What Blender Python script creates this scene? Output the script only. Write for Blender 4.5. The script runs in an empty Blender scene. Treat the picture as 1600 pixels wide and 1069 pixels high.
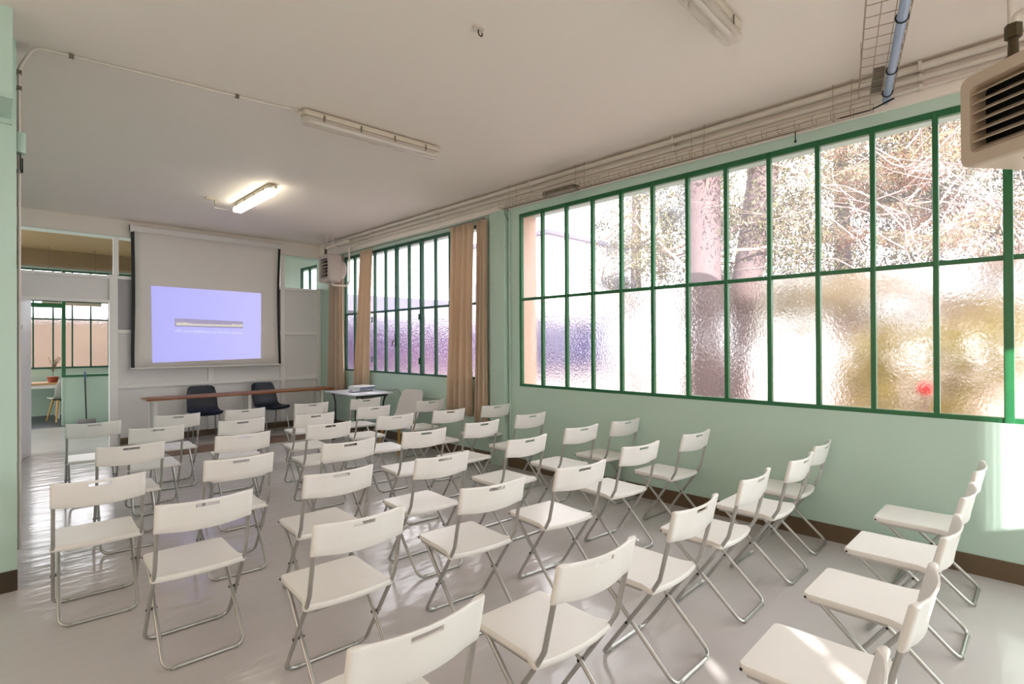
import bpy, bmesh, math, random
import numpy as np
from mathutils import Vector, Matrix
R = random.Random(7)
C = bpy.context.scene.collection
sc = bpy.context.scene
PI = math.pi

def srgb(r, g, b):
    f = lambda c: ((c/255+0.055)/1.055)**2.4 if c > 10 else c/255/12.92
    return (f(r), f(g), f(b), 1)

# ------------------------------------------------------------------ camera
CAM_Z = 1.4965
yaw, pitch, roll, fpx = 0.7769, 0.0029, -0.0044, 830.7
cam_d = bpy.data.cameras.new('camera'); cam = bpy.data.objects.new('camera', cam_d); C.objects.link(cam)
fw = Vector((math.sin(yaw)*math.cos(pitch), math.cos(yaw)*math.cos(pitch), math.sin(pitch)))
rt0 = Vector((math.cos(yaw), -math.sin(yaw), 0)); up0 = rt0.cross(fw)
rt = rt0*math.cos(roll)+up0*math.sin(roll); up = -rt0*math.sin(roll)+up0*math.cos(roll)
M = Matrix((rt, up, -fw)).transposed().to_4x4(); M.translation = (0, 0, CAM_Z)
cam.matrix_world = M
cam_d.sensor_width = 36; cam_d.lens = fpx/1600*36; cam_d.clip_start = 0.02; cam_d.clip_end = 300
sc.camera = cam

# ------------------------------------------------------------------ light
w = bpy.data.worlds.new('world'); sc.world = w; w.use_nodes = True
nt = w.node_tree; bg = nt.nodes['Background']
bg.inputs[0].default_value = (0.945, 0.965, 0.995, 1); bg.inputs[1].default_value = 3.6
sun_d = bpy.data.lights.new('sun', 'SUN'); sun = bpy.data.objects.new('sun', sun_d); C.objects.link(sun)
sun_d.energy = 9.0; sun_d.angle = 0.006; sun_d.color = (1, 0.95, 0.9)
SUN = Vector((0.52, 0.66, -0.25)).normalized()
sun.rotation_euler = SUN.to_track_quat('-Z', 'Y').to_euler()
def portal(name, loc, direction, sx, sy):
    d = bpy.data.lights.new(name, 'AREA'); o = bpy.data.objects.new(name, d); C.objects.link(o)
    d.shape = 'RECTANGLE'; d.size = sx; d.size_y = sy; d.cycles.is_portal = True
    o.location = loc; o.rotation_euler = Vector(direction).to_track_quat('-Z', 'Z').to_euler()
portal('portal_right', (4.85, 0.6, 2.05), (-1, 0, 0), 8, 2.1)
portal('portal_far', (4.85, 7.0, 2.05), (-1, 0, 0), 3.8, 2.1)
portal('portal_rear', (2.7, -4.1, 1.95), (0, 1, 0), 3.6, 2.3)
portal('portal_left', (-3.55, 0.3, 1.95), (1, 0, 0), 7.4, 2.3)
portal('portal_back_left', (-2.5, 12.4, 2.0), (1, 0, 0), 5, 2.3)
portal('portal_back', (1.5, 15.2, 2.0), (0, -1, 0), 5, 2.2)
sc.view_settings.view_transform = 'Standard'; sc.view_settings.look = 'None'
sc.view_settings.gamma = 1; sc.view_settings.use_curve_mapping = False
sc.view_settings.exposure = 0.8
sc.cycles.max_bounces = 16; sc.cycles.diffuse_bounces = 8; sc.cycles.transmission_bounces = 10
sc.cycles.glossy_bounces = 5; sc.cycles.transparent_max_bounces = 16
sc.cycles.sample_clamp_indirect = 6
sc.cycles.use_denoising = True

# ------------------------------------------------------------------ materials
MATS = {}
def mat(name, col, rough=0.6, metal=0.0, noise=None, bump=None, spec=None, emis=None, dark=0.85):
    """principled with optional colour noise (scale, strength) and bump (scale, strength)."""
    m = bpy.data.materials.new(name); m.use_nodes = True; t = m.node_tree; b = t.nodes['Principled BSDF']
    b.inputs['Roughness'].default_value = rough; b.inputs['Metallic'].default_value = metal
    b.inputs['Base Color'].default_value = col
    if spec is not None: b.inputs['Specular IOR Level'].default_value = spec
    if noise or bump: tc = t.nodes.new('ShaderNodeTexCoord')
    if noise:
        n = t.nodes.new('ShaderNodeTexNoise'); n.inputs['Scale'].default_value = noise[0]; n.inputs['Detail'].default_value = 5
        t.links.new(tc.outputs['Object'], n.inputs['Vector'])
        r = t.nodes.new('ShaderNodeMix'); r.data_type = 'RGBA'
        k = 1-noise[1]
        r.inputs[6].default_value = (col[0]*k, col[1]*k, col[2]*k, 1); r.inputs[7].default_value = col
        t.links.new(n.outputs['Fac'], r.inputs[0]); t.links.new(r.outputs[2], b.inputs['Base Color'])
    if bump:
        n2 = t.nodes.new('ShaderNodeTexNoise'); n2.inputs['Scale'].default_value = bump[0]; n2.inputs['Detail'].default_value = 3
        t.links.new(tc.outputs['Object'], n2.inputs['Vector'])
        bm_ = t.nodes.new('ShaderNodeBump'); bm_.inputs['Strength'].default_value = bump[1]; bm_.inputs['Distance'].default_value = 0.01
        t.links.new(n2.outputs['Fac'], bm_.inputs['Height']); t.links.new(bm_.outputs['Normal'], b.inputs['Normal'])
    if emis:
        b.inputs['Emission Color'].default_value = emis[0]; b.inputs['Emission Strength'].default_value = emis[1]
    MATS[name] = m
    return m
MINT = mat('mint_wall_paint', srgb(190, 215, 202), 0.45, noise=(1.3, 0.05), bump=(14, 0.12))
MINT2 = mat('mint_gloss_paint', srgb(186, 210, 196), 0.35, noise=(3, 0.08), bump=(30, 0.15))
CREAM = mat('cream_ceiling_paint', srgb(240, 231, 223), 0.7, noise=(0.9, 0.05), bump=(9, 0.1))
PARTITION = mat('partition_paint', srgb(234, 229, 229), 0.45, noise=(2, 0.04), bump=(20, 0.08))
DOORW = mat('door_paint', srgb(238, 235, 244), 0.4, noise=(2, 0.03))
BASE = mat('brown_baseboard_paint', srgb(104, 84, 62), 0.5, noise=(6, 0.15))
BROWNF = mat('brown_floor_paint', srgb(128, 100, 84), 0.45, noise=(3, 0.2))
GREEN = mat('green_metal_paint', srgb(38, 112, 68), 0.3, noise=(18, 0.25), bump=(60, 0.15))
GREEND = mat('dark_green_metal_paint', srgb(30, 92, 70), 0.35, noise=(18, 0.25), bump=(60, 0.15))
PLASTIC = mat('white_chair_plastic', srgb(238, 234, 230), 0.32, noise=(6, 0.02), bump=(220, 0.03))
STEEL = mat('chair_steel', srgb(196, 195, 192), 0.3, metal=0.85, noise=(25, 0.12))
BLACK = mat('black_plastic', srgb(26, 26, 28), 0.45, noise=(30, 0.2))
CLEARCAP = mat('foot_plastic', srgb(165, 165, 158), 0.3, noise=(20, 0.05))
PIPE = mat('cream_pipe_paint', srgb(216, 208, 198), 0.45, noise=(7, 0.06))
WIRE = mat('galvanised_wire', srgb(176, 160, 140), 0.45, metal=0.6, noise=(30, 0.2))
TUBEB = mat('blue_grey_tube', srgb(150, 172, 200), 0.3, metal=0.3, noise=(20, 0.06))
HEAT = mat('beige_heater_enamel', srgb(204, 186, 166), 0.4, noise=(6, 0.06), bump=(40, 0.05))
HEATF = mat('pale_heater_enamel', srgb(196, 184, 176), 0.4, noise=(6, 0.06))
VALVE = mat('bronze_valve', srgb(84, 72, 50), 0.5, metal=0.5, noise=(30, 0.3))
NAVY = mat('navy_chair_shell', srgb(22, 33, 50), 0.4, noise=(20, 0.1))
CHROME = mat('chrome_leg', srgb(150, 152, 156), 0.25, metal=0.9, noise=(20, 0.05))
WHITEM = mat('white_table_metal', srgb(226, 224, 220), 0.35, noise=(10, 0.03))
TABTOP = mat('white_table_top', srgb(214, 216, 226), 0.3, noise=(5, 0.03))
OAKL = mat('light_wood_leg', srgb(205, 160, 84), 0.5, noise=(20, 0.2))
SCREENW = mat('screen_fabric', srgb(236, 229, 226), 0.75, noise=(4, 0.03))
SHELLW = mat('white_shell_plastic', srgb(214, 208, 206), 0.4, noise=(10, 0.03))
PROJ = mat('projector_shell', srgb(222, 222, 224), 0.35, noise=(20, 0.04))
PROJG = mat('projector_grey_side', srgb(120, 124, 146), 0.45, noise=(20, 0.1))
CONCR = mat('pale_ground', srgb(184, 164, 156), 0.85, noise=(0.3, 0.55), bump=(20, 0.3))
EXT = mat('pink_render', srgb(222, 190, 170), 0.8, noise=(2, 0.12), bump=(30, 0.3))
EXT2 = mat('lavender_roof_sheet', srgb(86, 84, 104), 0.6, noise=(0.7, 0.1))
EXT3 = mat('violet_grey_render', srgb(54, 50, 92), 0.8, noise=(0.5, 0.5))
EXT4 = mat('rust_red_board', srgb(120, 62, 66), 0.7, noise=(3, 0.3))
OCHRE = mat('ochre_ceiling_paint', srgb(184, 162, 120), 0.7, noise=(1, 0.12))
POT = mat('terracotta', srgb(150, 66, 40), 0.7, noise=(15, 0.2))
LEAFR = mat('reddish_leaf', srgb(122, 84, 52), 0.6, noise=(30, 0.3))
DARKF = mat('dark_blue_grey_floor', srgb(52, 58, 66), 0.4, noise=(3, 0.2))
LAMPB = mat('lamp_housing', srgb(206, 196, 180), 0.5, noise=(12, 0.08))
CLIP = mat('steel_clip', srgb(120, 112, 100), 0.4, metal=0.6, noise=(30, 0.1))
BLUEP = mat('blue_handle', srgb(70, 100, 150), 0.4, noise=(20, 0.1))
GREYP = mat('grey_plastic', srgb(150, 146, 150), 0.5, noise=(20, 0.1))
HEDGE = None

def wood(name, c1, c2, scale=(0.6, 12, 12), rough=0.35):
    m = bpy.data.materials.new(name); m.use_nodes = True; t = m.node_tree; b = t.nodes['Principled BSDF']
    tc = t.nodes.new('ShaderNodeTexCoord'); mp = t.nodes.new('ShaderNodeMapping'); mp.inputs['Scale'].default_value = scale
    n = t.nodes.new('ShaderNodeTexNoise'); n.inputs['Scale'].default_value = 3; n.inputs['Detail'].default_value = 8
    cr = t.nodes.new('ShaderNodeValToRGB'); cr.color_ramp.elements[0].color = c1; cr.color_ramp.elements[1].color = c2
    cr.color_ramp.elements[0].position = 0.3; cr.color_ramp.elements[1].position = 0.7
    t.links.new(tc.outputs['Object'], mp.inputs[0]); t.links.new(mp.outputs[0], n.inputs['Vector']); t.links.new(n.outputs['Fac'], cr.inputs[0])
    t.links.new(cr.outputs[0], b.inputs['Base Color']); b.inputs['Roughness'].default_value = rough
    return m
WOOD = wood('brown_table_wood', srgb(124, 70, 32), srgb(156, 94, 52))
DESK = wood('pale_desk_wood', srgb(190, 150, 100), srgb(214, 178, 128))

def floor_mat():
    m = bpy.data.materials.new('grey_epoxy_floor'); m.use_nodes = True; t = m.node_tree; b = t.nodes['Principled BSDF']
    tc = t.nodes.new('ShaderNodeTexCoord')
    n = t.nodes.new('ShaderNodeTexNoise'); n.inputs['Scale'].default_value = 0.9; n.inputs['Detail'].default_value = 6
    cr = t.nodes.new('ShaderNodeValToRGB'); cr.color_ramp.elements[0].color = srgb(190, 184, 183); cr.color_ramp.elements[1].color = srgb(208, 202, 202)
    t.links.new(tc.outputs['Object'], n.inputs['Vector']); t.links.new(n.outputs['Fac'], cr.inputs[0])
    # small dark scuffs
    v = t.nodes.new('ShaderNodeTexVoronoi'); v.inputs['Scale'].default_value = 2.3; v.inputs['Randomness'].default_value = 1
    t.links.new(tc.outputs['Object'], v.inputs['Vector'])
    lt = t.nodes.new('ShaderNodeMath'); lt.operation = 'LESS_THAN'; lt.inputs[1].default_value = 0.022
    t.links.new(v.outputs['Distance'], lt.inputs[0])
    mx = t.nodes.new('ShaderNodeMix'); mx.data_type = 'RGBA'; mx.inputs[7].default_value = srgb(120, 104, 90)
    t.links.new(lt.outputs[0], mx.inputs[0]); t.links.new(cr.outputs[0], mx.inputs[6]); t.links.new(mx.outputs[2], b.inputs['Base Color'])
    n2 = t.nodes.new('ShaderNodeTexNoise'); n2.inputs['Scale'].default_value = 5; n2.inputs['Detail'].default_value = 2
    mp = t.nodes.new('ShaderNodeMapping'); mp.inputs['Scale'].default_value = (0.6, 1.8, 1)
    t.links.new(tc.outputs['Object'], mp.inputs[0]); t.links.new(mp.outputs[0], n2.inputs['Vector'])
    bp = t.nodes.new('ShaderNodeBump'); bp.inputs['Strength'].default_value = 0.25; bp.inputs['Distance'].default_value = 0.02
    t.links.new(n2.outputs['Fac'], bp.inputs['Height']); t.links.new(bp.outputs['Normal'], b.inputs['Normal'])
    rr = t.nodes.new('ShaderNodeMapRange'); rr.inputs[3].default_value = 0.08; rr.inputs[4].default_value = 0.24
    t.links.new(n.outputs['Fac'], rr.inputs[0]); t.links.new(rr.outputs[0], b.inputs['Roughness'])
    return m
FLOOR = floor_mat()

def clear_glass():
    m = bpy.data.materials.new('clear_glass'); m.use_nodes = True; t = m.node_tree
    t.nodes.remove(t.nodes['Principled BSDF']); out = t.nodes['Material Output']
    tr = t.nodes.new('ShaderNodeBsdfTransparent'); tr.inputs[0].default_value = (0.97, 0.97, 0.98, 1)
    gl = t.nodes.new('ShaderNodeBsdfGlossy'); gl.inputs['Roughness'].default_value = 0.02
    fr = t.nodes.new('ShaderNodeFresnel'); fr.inputs[0].default_value = 1.35
    mx = t.nodes.new('ShaderNodeMixShader')
    ge = t.nodes.new('ShaderNodeNewGeometry'); mu = t.nodes.new('ShaderNodeMath'); mu.operation = 'SUBTRACT'; mu.use_clamp = True
    t.links.new(fr.outputs[0], mu.inputs[0]); t.links.new(ge.outputs['Backfacing'], mu.inputs[1]); t.links.new(mu.outputs[0], mx.inputs[0])
    t.links.new(tr.outputs[0], mx.inputs[1]); t.links.new(gl.outputs[0], mx.inputs[2])
    t.links.new(mx.outputs[0], out.inputs[0])
    return m
CLEAR = clear_glass()
def dusty_veil_glass():
    m = bpy.data.materials.new('dusty_veil_clear_glass'); m.use_nodes = True; t = m.node_tree
    t.nodes.remove(t.nodes['Principled BSDF']); out = t.nodes['Material Output']
    tr = t.nodes.new('ShaderNodeBsdfTransparent'); tr.inputs[0].default_value = (0.98, 0.97, 0.99, 1)
    tl = t.nodes.new('ShaderNodeBsdfTranslucent'); tl.inputs[0].default_value = (0.95, 0.92, 0.98, 1)  # translucent share stands in for veiling glare as well as dust
    tc = t.nodes.new('ShaderNodeTexCoord'); n = t.nodes.new('ShaderNodeTexNoise'); n.inputs['Scale'].default_value = 3; n.inputs['Detail'].default_value = 6
    mr = t.nodes.new('ShaderNodeMapRange'); mr.inputs[1].default_value = 0.3; mr.inputs[2].default_value = 0.7; mr.inputs[3].default_value = 0.02; mr.inputs[4].default_value = 0.06
    mx = t.nodes.new('ShaderNodeMixShader')
    t.links.new(tc.outputs['Object'], n.inputs['Vector']); t.links.new(n.outputs['Fac'], mr.inputs[0]); t.links.new(mr.outputs[0], mx.inputs[0])
    t.links.new(tr.outputs[0], mx.inputs[1]); t.links.new(tl.outputs[0], mx.inputs[2])
    t.links.new(mx.outputs[0], out.inputs[0])
    return m
DUSTY_VEIL = dusty_veil_glass()
def obscure_glass(name, scale, rough, strength=0.5):
    m = bpy.data.materials.new(name); m.use_nodes = True; t = m.node_tree
    t.nodes.remove(t.nodes['Principled BSDF']); out = t.nodes['Material Output']
    rf = t.nodes.new('ShaderNodeBsdfRefraction'); rf.inputs['Roughness'].default_value = rough; rf.inputs['IOR'].default_value = 1.3
    rf.inputs[0].default_value = (0.98, 0.96, 0.96, 1)
    tr = t.nodes.new('ShaderNodeBsdfTransparent'); tr.inputs[0].default_value = (0.95, 0.93, 0.93, 1)
    mx = t.nodes.new('ShaderNodeMixShader'); mx.inputs[0].default_value = 0.06
    tc = t.nodes.new('ShaderNodeTexCoord'); v = t.nodes.new('ShaderNodeTexVoronoi'); v.feature = 'SMOOTH_F1'; v.inputs['Scale'].default_value = scale
    n = t.nodes.new('ShaderNodeTexNoise'); n.inputs['Scale'].default_value = scale*0.7; n.inputs['Detail'].default_value = 1
    mm = t.nodes.new('ShaderNodeMix'); mm.data_type = 'VECTOR'; mm.inputs[0].default_value = 0.03
    t.links.new(tc.outputs['Object'], n.inputs['Vector']); t.links.new(tc.outputs['Object'], mm.inputs[4]); t.links.new(n.outputs['Color'], mm.inputs[5])
    t.links.new(mm.outputs[1], v.inputs['Vector'])
    bp = t.nodes.new('ShaderNodeBump'); bp.inputs['Strength'].default_value = strength; bp.inputs['Distance'].default_value = 0.01
    t.links.new(v.outputs['Distance'], bp.inputs['Height']); t.links.new(bp.outputs['Normal'], rf.inputs['Normal'])
    t.links.new(rf.outputs[0], mx.inputs[1]); t.links.new(tr.outputs[0], mx.inputs[2]); t.links.new(mx.outputs[0], out.inputs[0])
    return m
OBSC = obscure_glass('hammered_glass', 48, 0.24, 0.32)
OBSC2 = obscure_glass('frosted_glass', 90, 0.2, 0.3)

def fabric():
    m = bpy.data.materials.new('beige_curtain_cloth'); m.use_nodes = True; t = m.node_tree; b = t.nodes['Principled BSDF']
    b.inputs['Roughness'].default_value = 0.85
    b.inputs['Base Color'].default_value = srgb(216, 196, 174)
    tl = t.nodes.new('ShaderNodeBsdfTranslucent'); tl.inputs[0].default_value = srgb(226, 200, 170)
    tc = t.nodes.new('ShaderNodeTexCoord'); wv = t.nodes.new('ShaderNodeTexNoise'); wv.inputs['Scale'].default_value = 120
    bp = t.nodes.new('ShaderNodeBump'); bp.inputs['Strength'].default_value = 0.1
    t.links.new(tc.outputs['Object'], wv.inputs['Vector']); t.links.new(wv.outputs['Fac'], bp.inputs['Height']); t.links.new(bp.outputs['Normal'], b.inputs['Normal'])
    mx = t.nodes.new('ShaderNodeMixShader'); mx.inputs[0].default_value = 0.28
    t.links.new(b.outputs[0], mx.inputs[1]); t.links.new(tl.outputs[0], mx.inputs[2]); t.links.new(mx.outputs[0], t.nodes['Material Output'].inputs[0])
    return m
CURT = fabric()

def island_mat(name, cols, rough=0.6, trans=0.35):
    m = bpy.data.materials.new(name); m.use_nodes = True; t = m.node_tree; b = t.nodes['Principled BSDF']
    g = t.nodes.new('ShaderNodeNewGeometry'); cr = t.nodes.new('ShaderNodeValToRGB')
    els = cr.color_ramp.elements
    while len(els) < len(cols): els.new(0.5)
    for i, c in enumerate(cols): els[i].position = i/(len(cols)-1); els[i].color = c
    t.links.new(g.outputs['Random Per Island'], cr.inputs[0]); t.links.new(cr.outputs[0], b.inputs['Base Color'])
    b.inputs['Roughness'].default_value = rough
    tl = t.nodes.new('ShaderNodeBsdfTranslucent'); t.links.new(cr.outputs[0], tl.inputs[0])
    mx = t.nodes.new('ShaderNodeMixShader'); mx.inputs[0].default_value = trans
    t.links.new(b.outputs[0], mx.inputs[1]); t.links.new(tl.outputs[0], mx.inputs[2]); t.links.new(mx.outputs[0], t.nodes['Material Output'].inputs[0])
    return m
LEAF_GREY = island_mat('grey_green_needles', [srgb(72, 76, 82), srgb(104, 110, 104), srgb(150, 150, 144), srgb(92, 86, 94)])
LEAF_YEL = island_mat('yellow_green_sprays', [srgb(126, 128, 88), srgb(190, 186, 142), srgb(132, 98, 80), srgb(222, 210, 194), srgb(150, 156, 118), srgb(172, 124, 100), srgb(104, 90, 84)])
LEAF_BROWN = island_mat('rusty_dead_sprays', [srgb(118, 84, 66), srgb(160, 118, 92), srgb(96, 76, 66), srgb(142, 96, 70)])
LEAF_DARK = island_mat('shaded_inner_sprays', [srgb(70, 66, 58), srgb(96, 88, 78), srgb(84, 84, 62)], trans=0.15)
LEAF_MID = island_mat('mid_green_sprays', [srgb(78, 82, 56), srgb(128, 130, 92), srgb(96, 80, 72), srgb(170, 164, 130)])
LEAF_HEDGE = island_mat('yellow_hedge_leaves', [srgb(160, 146, 66), srgb(196, 180, 100), srgb(134, 130, 70), srgb(176, 146, 92)])
BARK = mat('pinkish_bark', srgb(116, 100, 100), 0.85, noise=(60, 0.45), bump=(90, 0.45))
for n_ in BARK.node_tree.nodes:
    if n_.type == 'TEX_COORD': tc_ = n_
mp_ = BARK.node_tree.nodes.new('ShaderNodeMapping'); mp_.inputs['Scale'].default_value = (1, 1, 0.16)
BARK.node_tree.links.new(tc_.outputs['Object'], mp_.inputs[0])
for n_ in BARK.node_tree.nodes:
    if n_.type == 'TEX_NOISE': BARK.node_tree.links.new(mp_.outputs[0], n_.inputs['Vector'])
TWIG = mat('pale_twig', srgb(172, 150, 142), 0.8, noise=(20, 0.3))
REDF = mat('red_flower', srgb(226, 60, 60), 0.5, noise=(10, 0.1))

# ------------------------------------------------------------------ mesh helpers
class MB:
    def __init__(s): s.v = []; s.f = []
    def box(s, x0, y0, z0, x1, y1, z1, mtx=None):
        if x0 > x1: x0, x1 = x1, x0
        if y0 > y1: y0, y1 = y1, y0
        if z0 > z1: z0, z1 = z1, z0
        n = len(s.v)
        p = [(x0,y0,z0),(x1,y0,z0),(x1,y1,z0),(x0,y1,z0),(x0,y0,z1),(x1,y0,z1),(x1,y1,z1),(x0,y1,z1)]
        if mtx: p = [tuple(mtx @ Vector(q)) for q in p]
        s.v += p
        s.f += [tuple(n+i for i in q) for q in ((0,3,2,1),(4,5,6,7),(0,1,5,4),(1,2,6,5),(2,3,7,6),(3,0,4,7))]
        return s
    def tube(s, pts, r, n=8, closed=False):
        pts = [Vector(p) for p in pts]; m = len(pts)
        rs = r if isinstance(r, (list, tuple)) else [r]*m
        base = len(s.v); prev = None
        for i, p in enumerate(pts):
            if closed: d = pts[(i+1) % m]-pts[i-1]
            elif i == 0: d = pts[1]-p
            elif i == m-1: d = p-pts[i-1]
            else: d = (pts[i+1]-p).normalized()+(p-pts[i-1]).normalized()
            d.normalize()
            if prev is None:
                a = Vector((0,0,1)) if abs(d.z) < 0.9 else Vector((1,0,0))
                u = d.cross(a).normalized()
            else:
                u = (prev-d*prev.dot(d)).normalized()
            prev = u; q = d.cross(u)
            for k in range(n):
                a = 2*PI*k/n; s.v.append(tuple(p+(u*math.cos(a)+q*math.sin(a))*rs[i]))
        for i in range(m if closed else m-1):
            j = (i+1) % m
            for k in range(n):
                k2 = (k+1) % n
                s.f.append((base+i*n+k, base+i*n+k2, base+j*n+k2, base+j*n+k))
        if not closed:
            s.f.append(tuple(base+k for k in range(n))[::-1]); s.f.append(tuple(base+(m-1)*n+k for k in range(n)))
        return s
    def prism(s, poly, z0, z1, mtx=None):
        """poly = list of (x, y) CCW, extruded z0..z1"""
        n = len(s.v); k = len(poly)
        p = [(x,y,z0) for x,y in poly]+[(x,y,z1) for x,y in poly]
        if mtx: p = [tuple(mtx @ Vector(q)) for q in p]
        s.v += p
        s.f.append(tuple(n+i for i in range(k))[::-1]); s.f.append(tuple(n+k+i for i in range(k)))
        for i in range(k):
            j = (i+1) % k; s.f.append((n+i, n+j, n+k+j, n+k+i))
        return s
    def lathe(s, prof, cx, cy, n=20):
        b = len(s.v)
        for r, z in prof:
            for k in range(n):
                a = 2*PI*k/n; s.v.append((cx+r*math.cos(a), cy+r*math.sin(a), z))
        for i in range(len(prof)-1):
            for k in range(n):
                k2 = (k+1) % n
                s.f.append((b+i*n+k, b+i*n+k2, b+(i+1)*n+k2, b+(i+1)*n+k))
        s.f.append(tuple(b+k for k in range(n))[::-1]); s.f.append(tuple(b+(len(prof)-1)*n+k for k in range(n)))
        return s
    def build(s, name, m, parent=None, smooth=False, bevel=0, seg=2, loc=None, rotz=0):
        me = bpy.data.meshes.new(name); me.from_pydata(s.v, [], s.f); me.materials.append(m)
        o = bpy.data.objects.new(name, me); C.objects.link(o)
        if bevel:
            bmm = bmesh.new(); bmm.from_mesh(me)
            eds = [e for e in bmm.edges if len(e.link_faces) == 2 and e.calc_face_angle(0) > 0.5]
            bmesh.ops.bevel(bmm, geom=eds, offset=bevel, segments=seg, profile=0.5, affect='EDGES', clamp_overlap=True)
            bmm.to_mesh(me); bmm.free()
        if smooth or bevel:
            for p in me.polygons: p.use_smooth = True
            try: me.set_sharp_from_angle(angle=0.7)
            except Exception: pass
        if parent: o.parent = parent
        if loc: o.location = loc
        if rotz: o.rotation_euler = (0, 0, rotz)
        return o
def tag(o, label=None, cat=None, group=None, kind=None):
    if label: o['label'] = label
    if cat: o['category'] = cat
    if group: o['group'] = group
    if kind: o['kind'] = kind
    return o
def empty(name, loc=(0,0,0), rz=0, parent=None):
    o = bpy.data.objects.new(name, None); C.objects.link(o); o.location = loc; o.rotation_euler = (0,0,rz); o.empty_display_size = 0.1
    if parent: o.parent = parent
    return o
def thing(name, label, cat, loc=(0,0,0), rz=0, group=None): return tag(empty(name, loc, rz), label, cat, group)
def struct(name, mb, m, **k): return tag(mb.build(name, m, **k), kind='structure')
def rounded(w, h, r, n=5):
    out = []
    for cx, cy, a0 in ((w/2-r, h/2-r, 0), (-w/2+r, h/2-r, PI/2), (-w/2+r, -h/2+r, PI), (w/2-r, -h/2+r, 3*PI/2)):
        for i in range(n+1):
            a = a0+PI/2*i/n; out.append((cx+r*math.cos(a), cy+r*math.sin(a)))
    return out
def arc_path(pts, r, n=5):
    """polyline with rounded inner corners"""
    pts = [Vector(p) for p in pts]; out = [pts[0]]
    for a, b, c in zip(pts, pts[1:], pts[2:]):
        u = (a-b).normalized(); v = (c-b).normalized(); ang = u.angle(v)
        t = min(r/math.tan(ang/2), (a-b).length*0.49, (c-b).length*0.49)
        p0, p1 = b+u*t, b+v*t
        for i in range(n+1):
            k = i/n; out.append((1-k)**2*p0+2*k*(1-k)*b+k*k*p1)
    out.append(pts[-1]); return out

# ------------------------------------------------------------------ room shell
XR, YB, ZC = 4.52, 9.83, 3.38
W1B, W1M, W1T = 0.985, 2.022, 3.045
fl = MB().box(-4, -4.2, -0.12, 4.82, 12.75, 0)
struct('floor', fl, FLOOR)
struct('floor_back_room', MB().box(-2.2, 12.75, -0.12, 4.82, 15.4, 0), DARKF)
tag(MB().box(1.75, 8.31, 0, XR-0.02, 8.88, 0.012).build('floor_strip', BROWNF), kind='structure')
struct('ceiling', MB().box(-4, -4.2, ZC, 4.82, 10.1, ZC+0.25), CREAM)
struct('ceiling_back_room', MB().box(-2.2, 10.1, ZC+0.12, 4.82, 15.4, ZC+0.3), OCHRE)
# right wall with openings
W1Y0, W1S = 4.474, 0.3569       # big window: left frame and pane spacing
W1Y1 = W1Y0-18*W1S              # -1.95
W2Y1, W2S = 8.86, 0.3355        # second window
W2Y0 = W2Y1-11*W2S              # 5.17
mb = MB()
xo = 4.82
mb.box(XR, -4.2, 0, xo, 15.4, W1B); mb.box(XR, -4.2, 3.045, xo, 15.4, ZC+0.3)
for a, b in ((-4.2, W1Y1), (W1Y0, W2Y0)): mb.box(XR, a, W1B, xo, b, 3.045)
mb.box(XR, W2Y1, W1B, XR+0.07, 9.96, 3.045); mb.box(XR, 10.74, W1B, XR+0.07, 15.4, 3.045)
struct('wall_right', mb, MINT)
struct('trim_1', MB().box(XR-0.03, -4.2, 3.125, XR, YB, ZC), CREAM)                  # cream lintel band over the windows
struct('wall_outside_face', MB().box(xo, -4.2, 0, xo+0.01, 4.2, W1B).box(xo, W1Y0+0.02, W1B, xo+0.01, W2Y0, 3.3), EXT)
struct('trim_2', MB().box(4.57, W1Y0-0.005, W1B, xo, W1Y0-0.001, 3.045), EXT)        # rendered outer reveal of the big window
struct('baseboard_right', MB().box(XR-0.012, -4.2, 0, XR, YB, 0.125), BASE)
pil = empty('wall_pilaster'); tag(pil, kind='structure')
MB().box(XR-0.07, 4.66, 0, XR, 4.92, 3.125).build('post', MINT2, pil, bevel=0.004)
for i in range(6):
    z = 0.75+i*0.42
    MB().lathe([(0.001, 0), (0.008, 0.001), (0.009, 0.004), (0.004, 0.008)][::-1] and [(0.009, 0), (0.009, 0.003), (0.004, 0.007)], 0, 0, 8).build('rivet', MINT2, pil).matrix_local = Matrix.Translation((XR-0.07, 4.86, z)) @ Matrix.Rotation(-PI/2, 4, 'Y')
# left side: wall end, beam, side wall
struct('wall_left', MB().box(-0.25, 4.48, 0, 0.12, 9.84, ZC).box(-4, 4.46, 0, 0.12, 4.6, ZC), MINT)
struct('baseboard_left', MB().box(-4, 4.448, 0, 0.122, 4.46, 0.125), mat('dark_baseboard', srgb(66, 52, 32), 0.5, noise=(8, 0.2)))
struct('wall_beam', MB().box(-4, 4.06, 2.875, 0.095, 4.46, ZC), MINT)
struct('trim_3', MB().box(-4, 4.435, 2.845, 0.10, 4.46, 2.875).box(-4, 4.05, 2.872, 0.097, 4.06, 2.90), MINT2)
# rear part of the room (behind the camera): walls with window bands shaped for sun and fill
rear = MB(); zl, zh = 0.8, 3.1
rear.box(-4, -4.2, 0, 4.82, -4.0, zl).box(-4, -4.2, zh, 4.82, -4.0, ZC)
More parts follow.
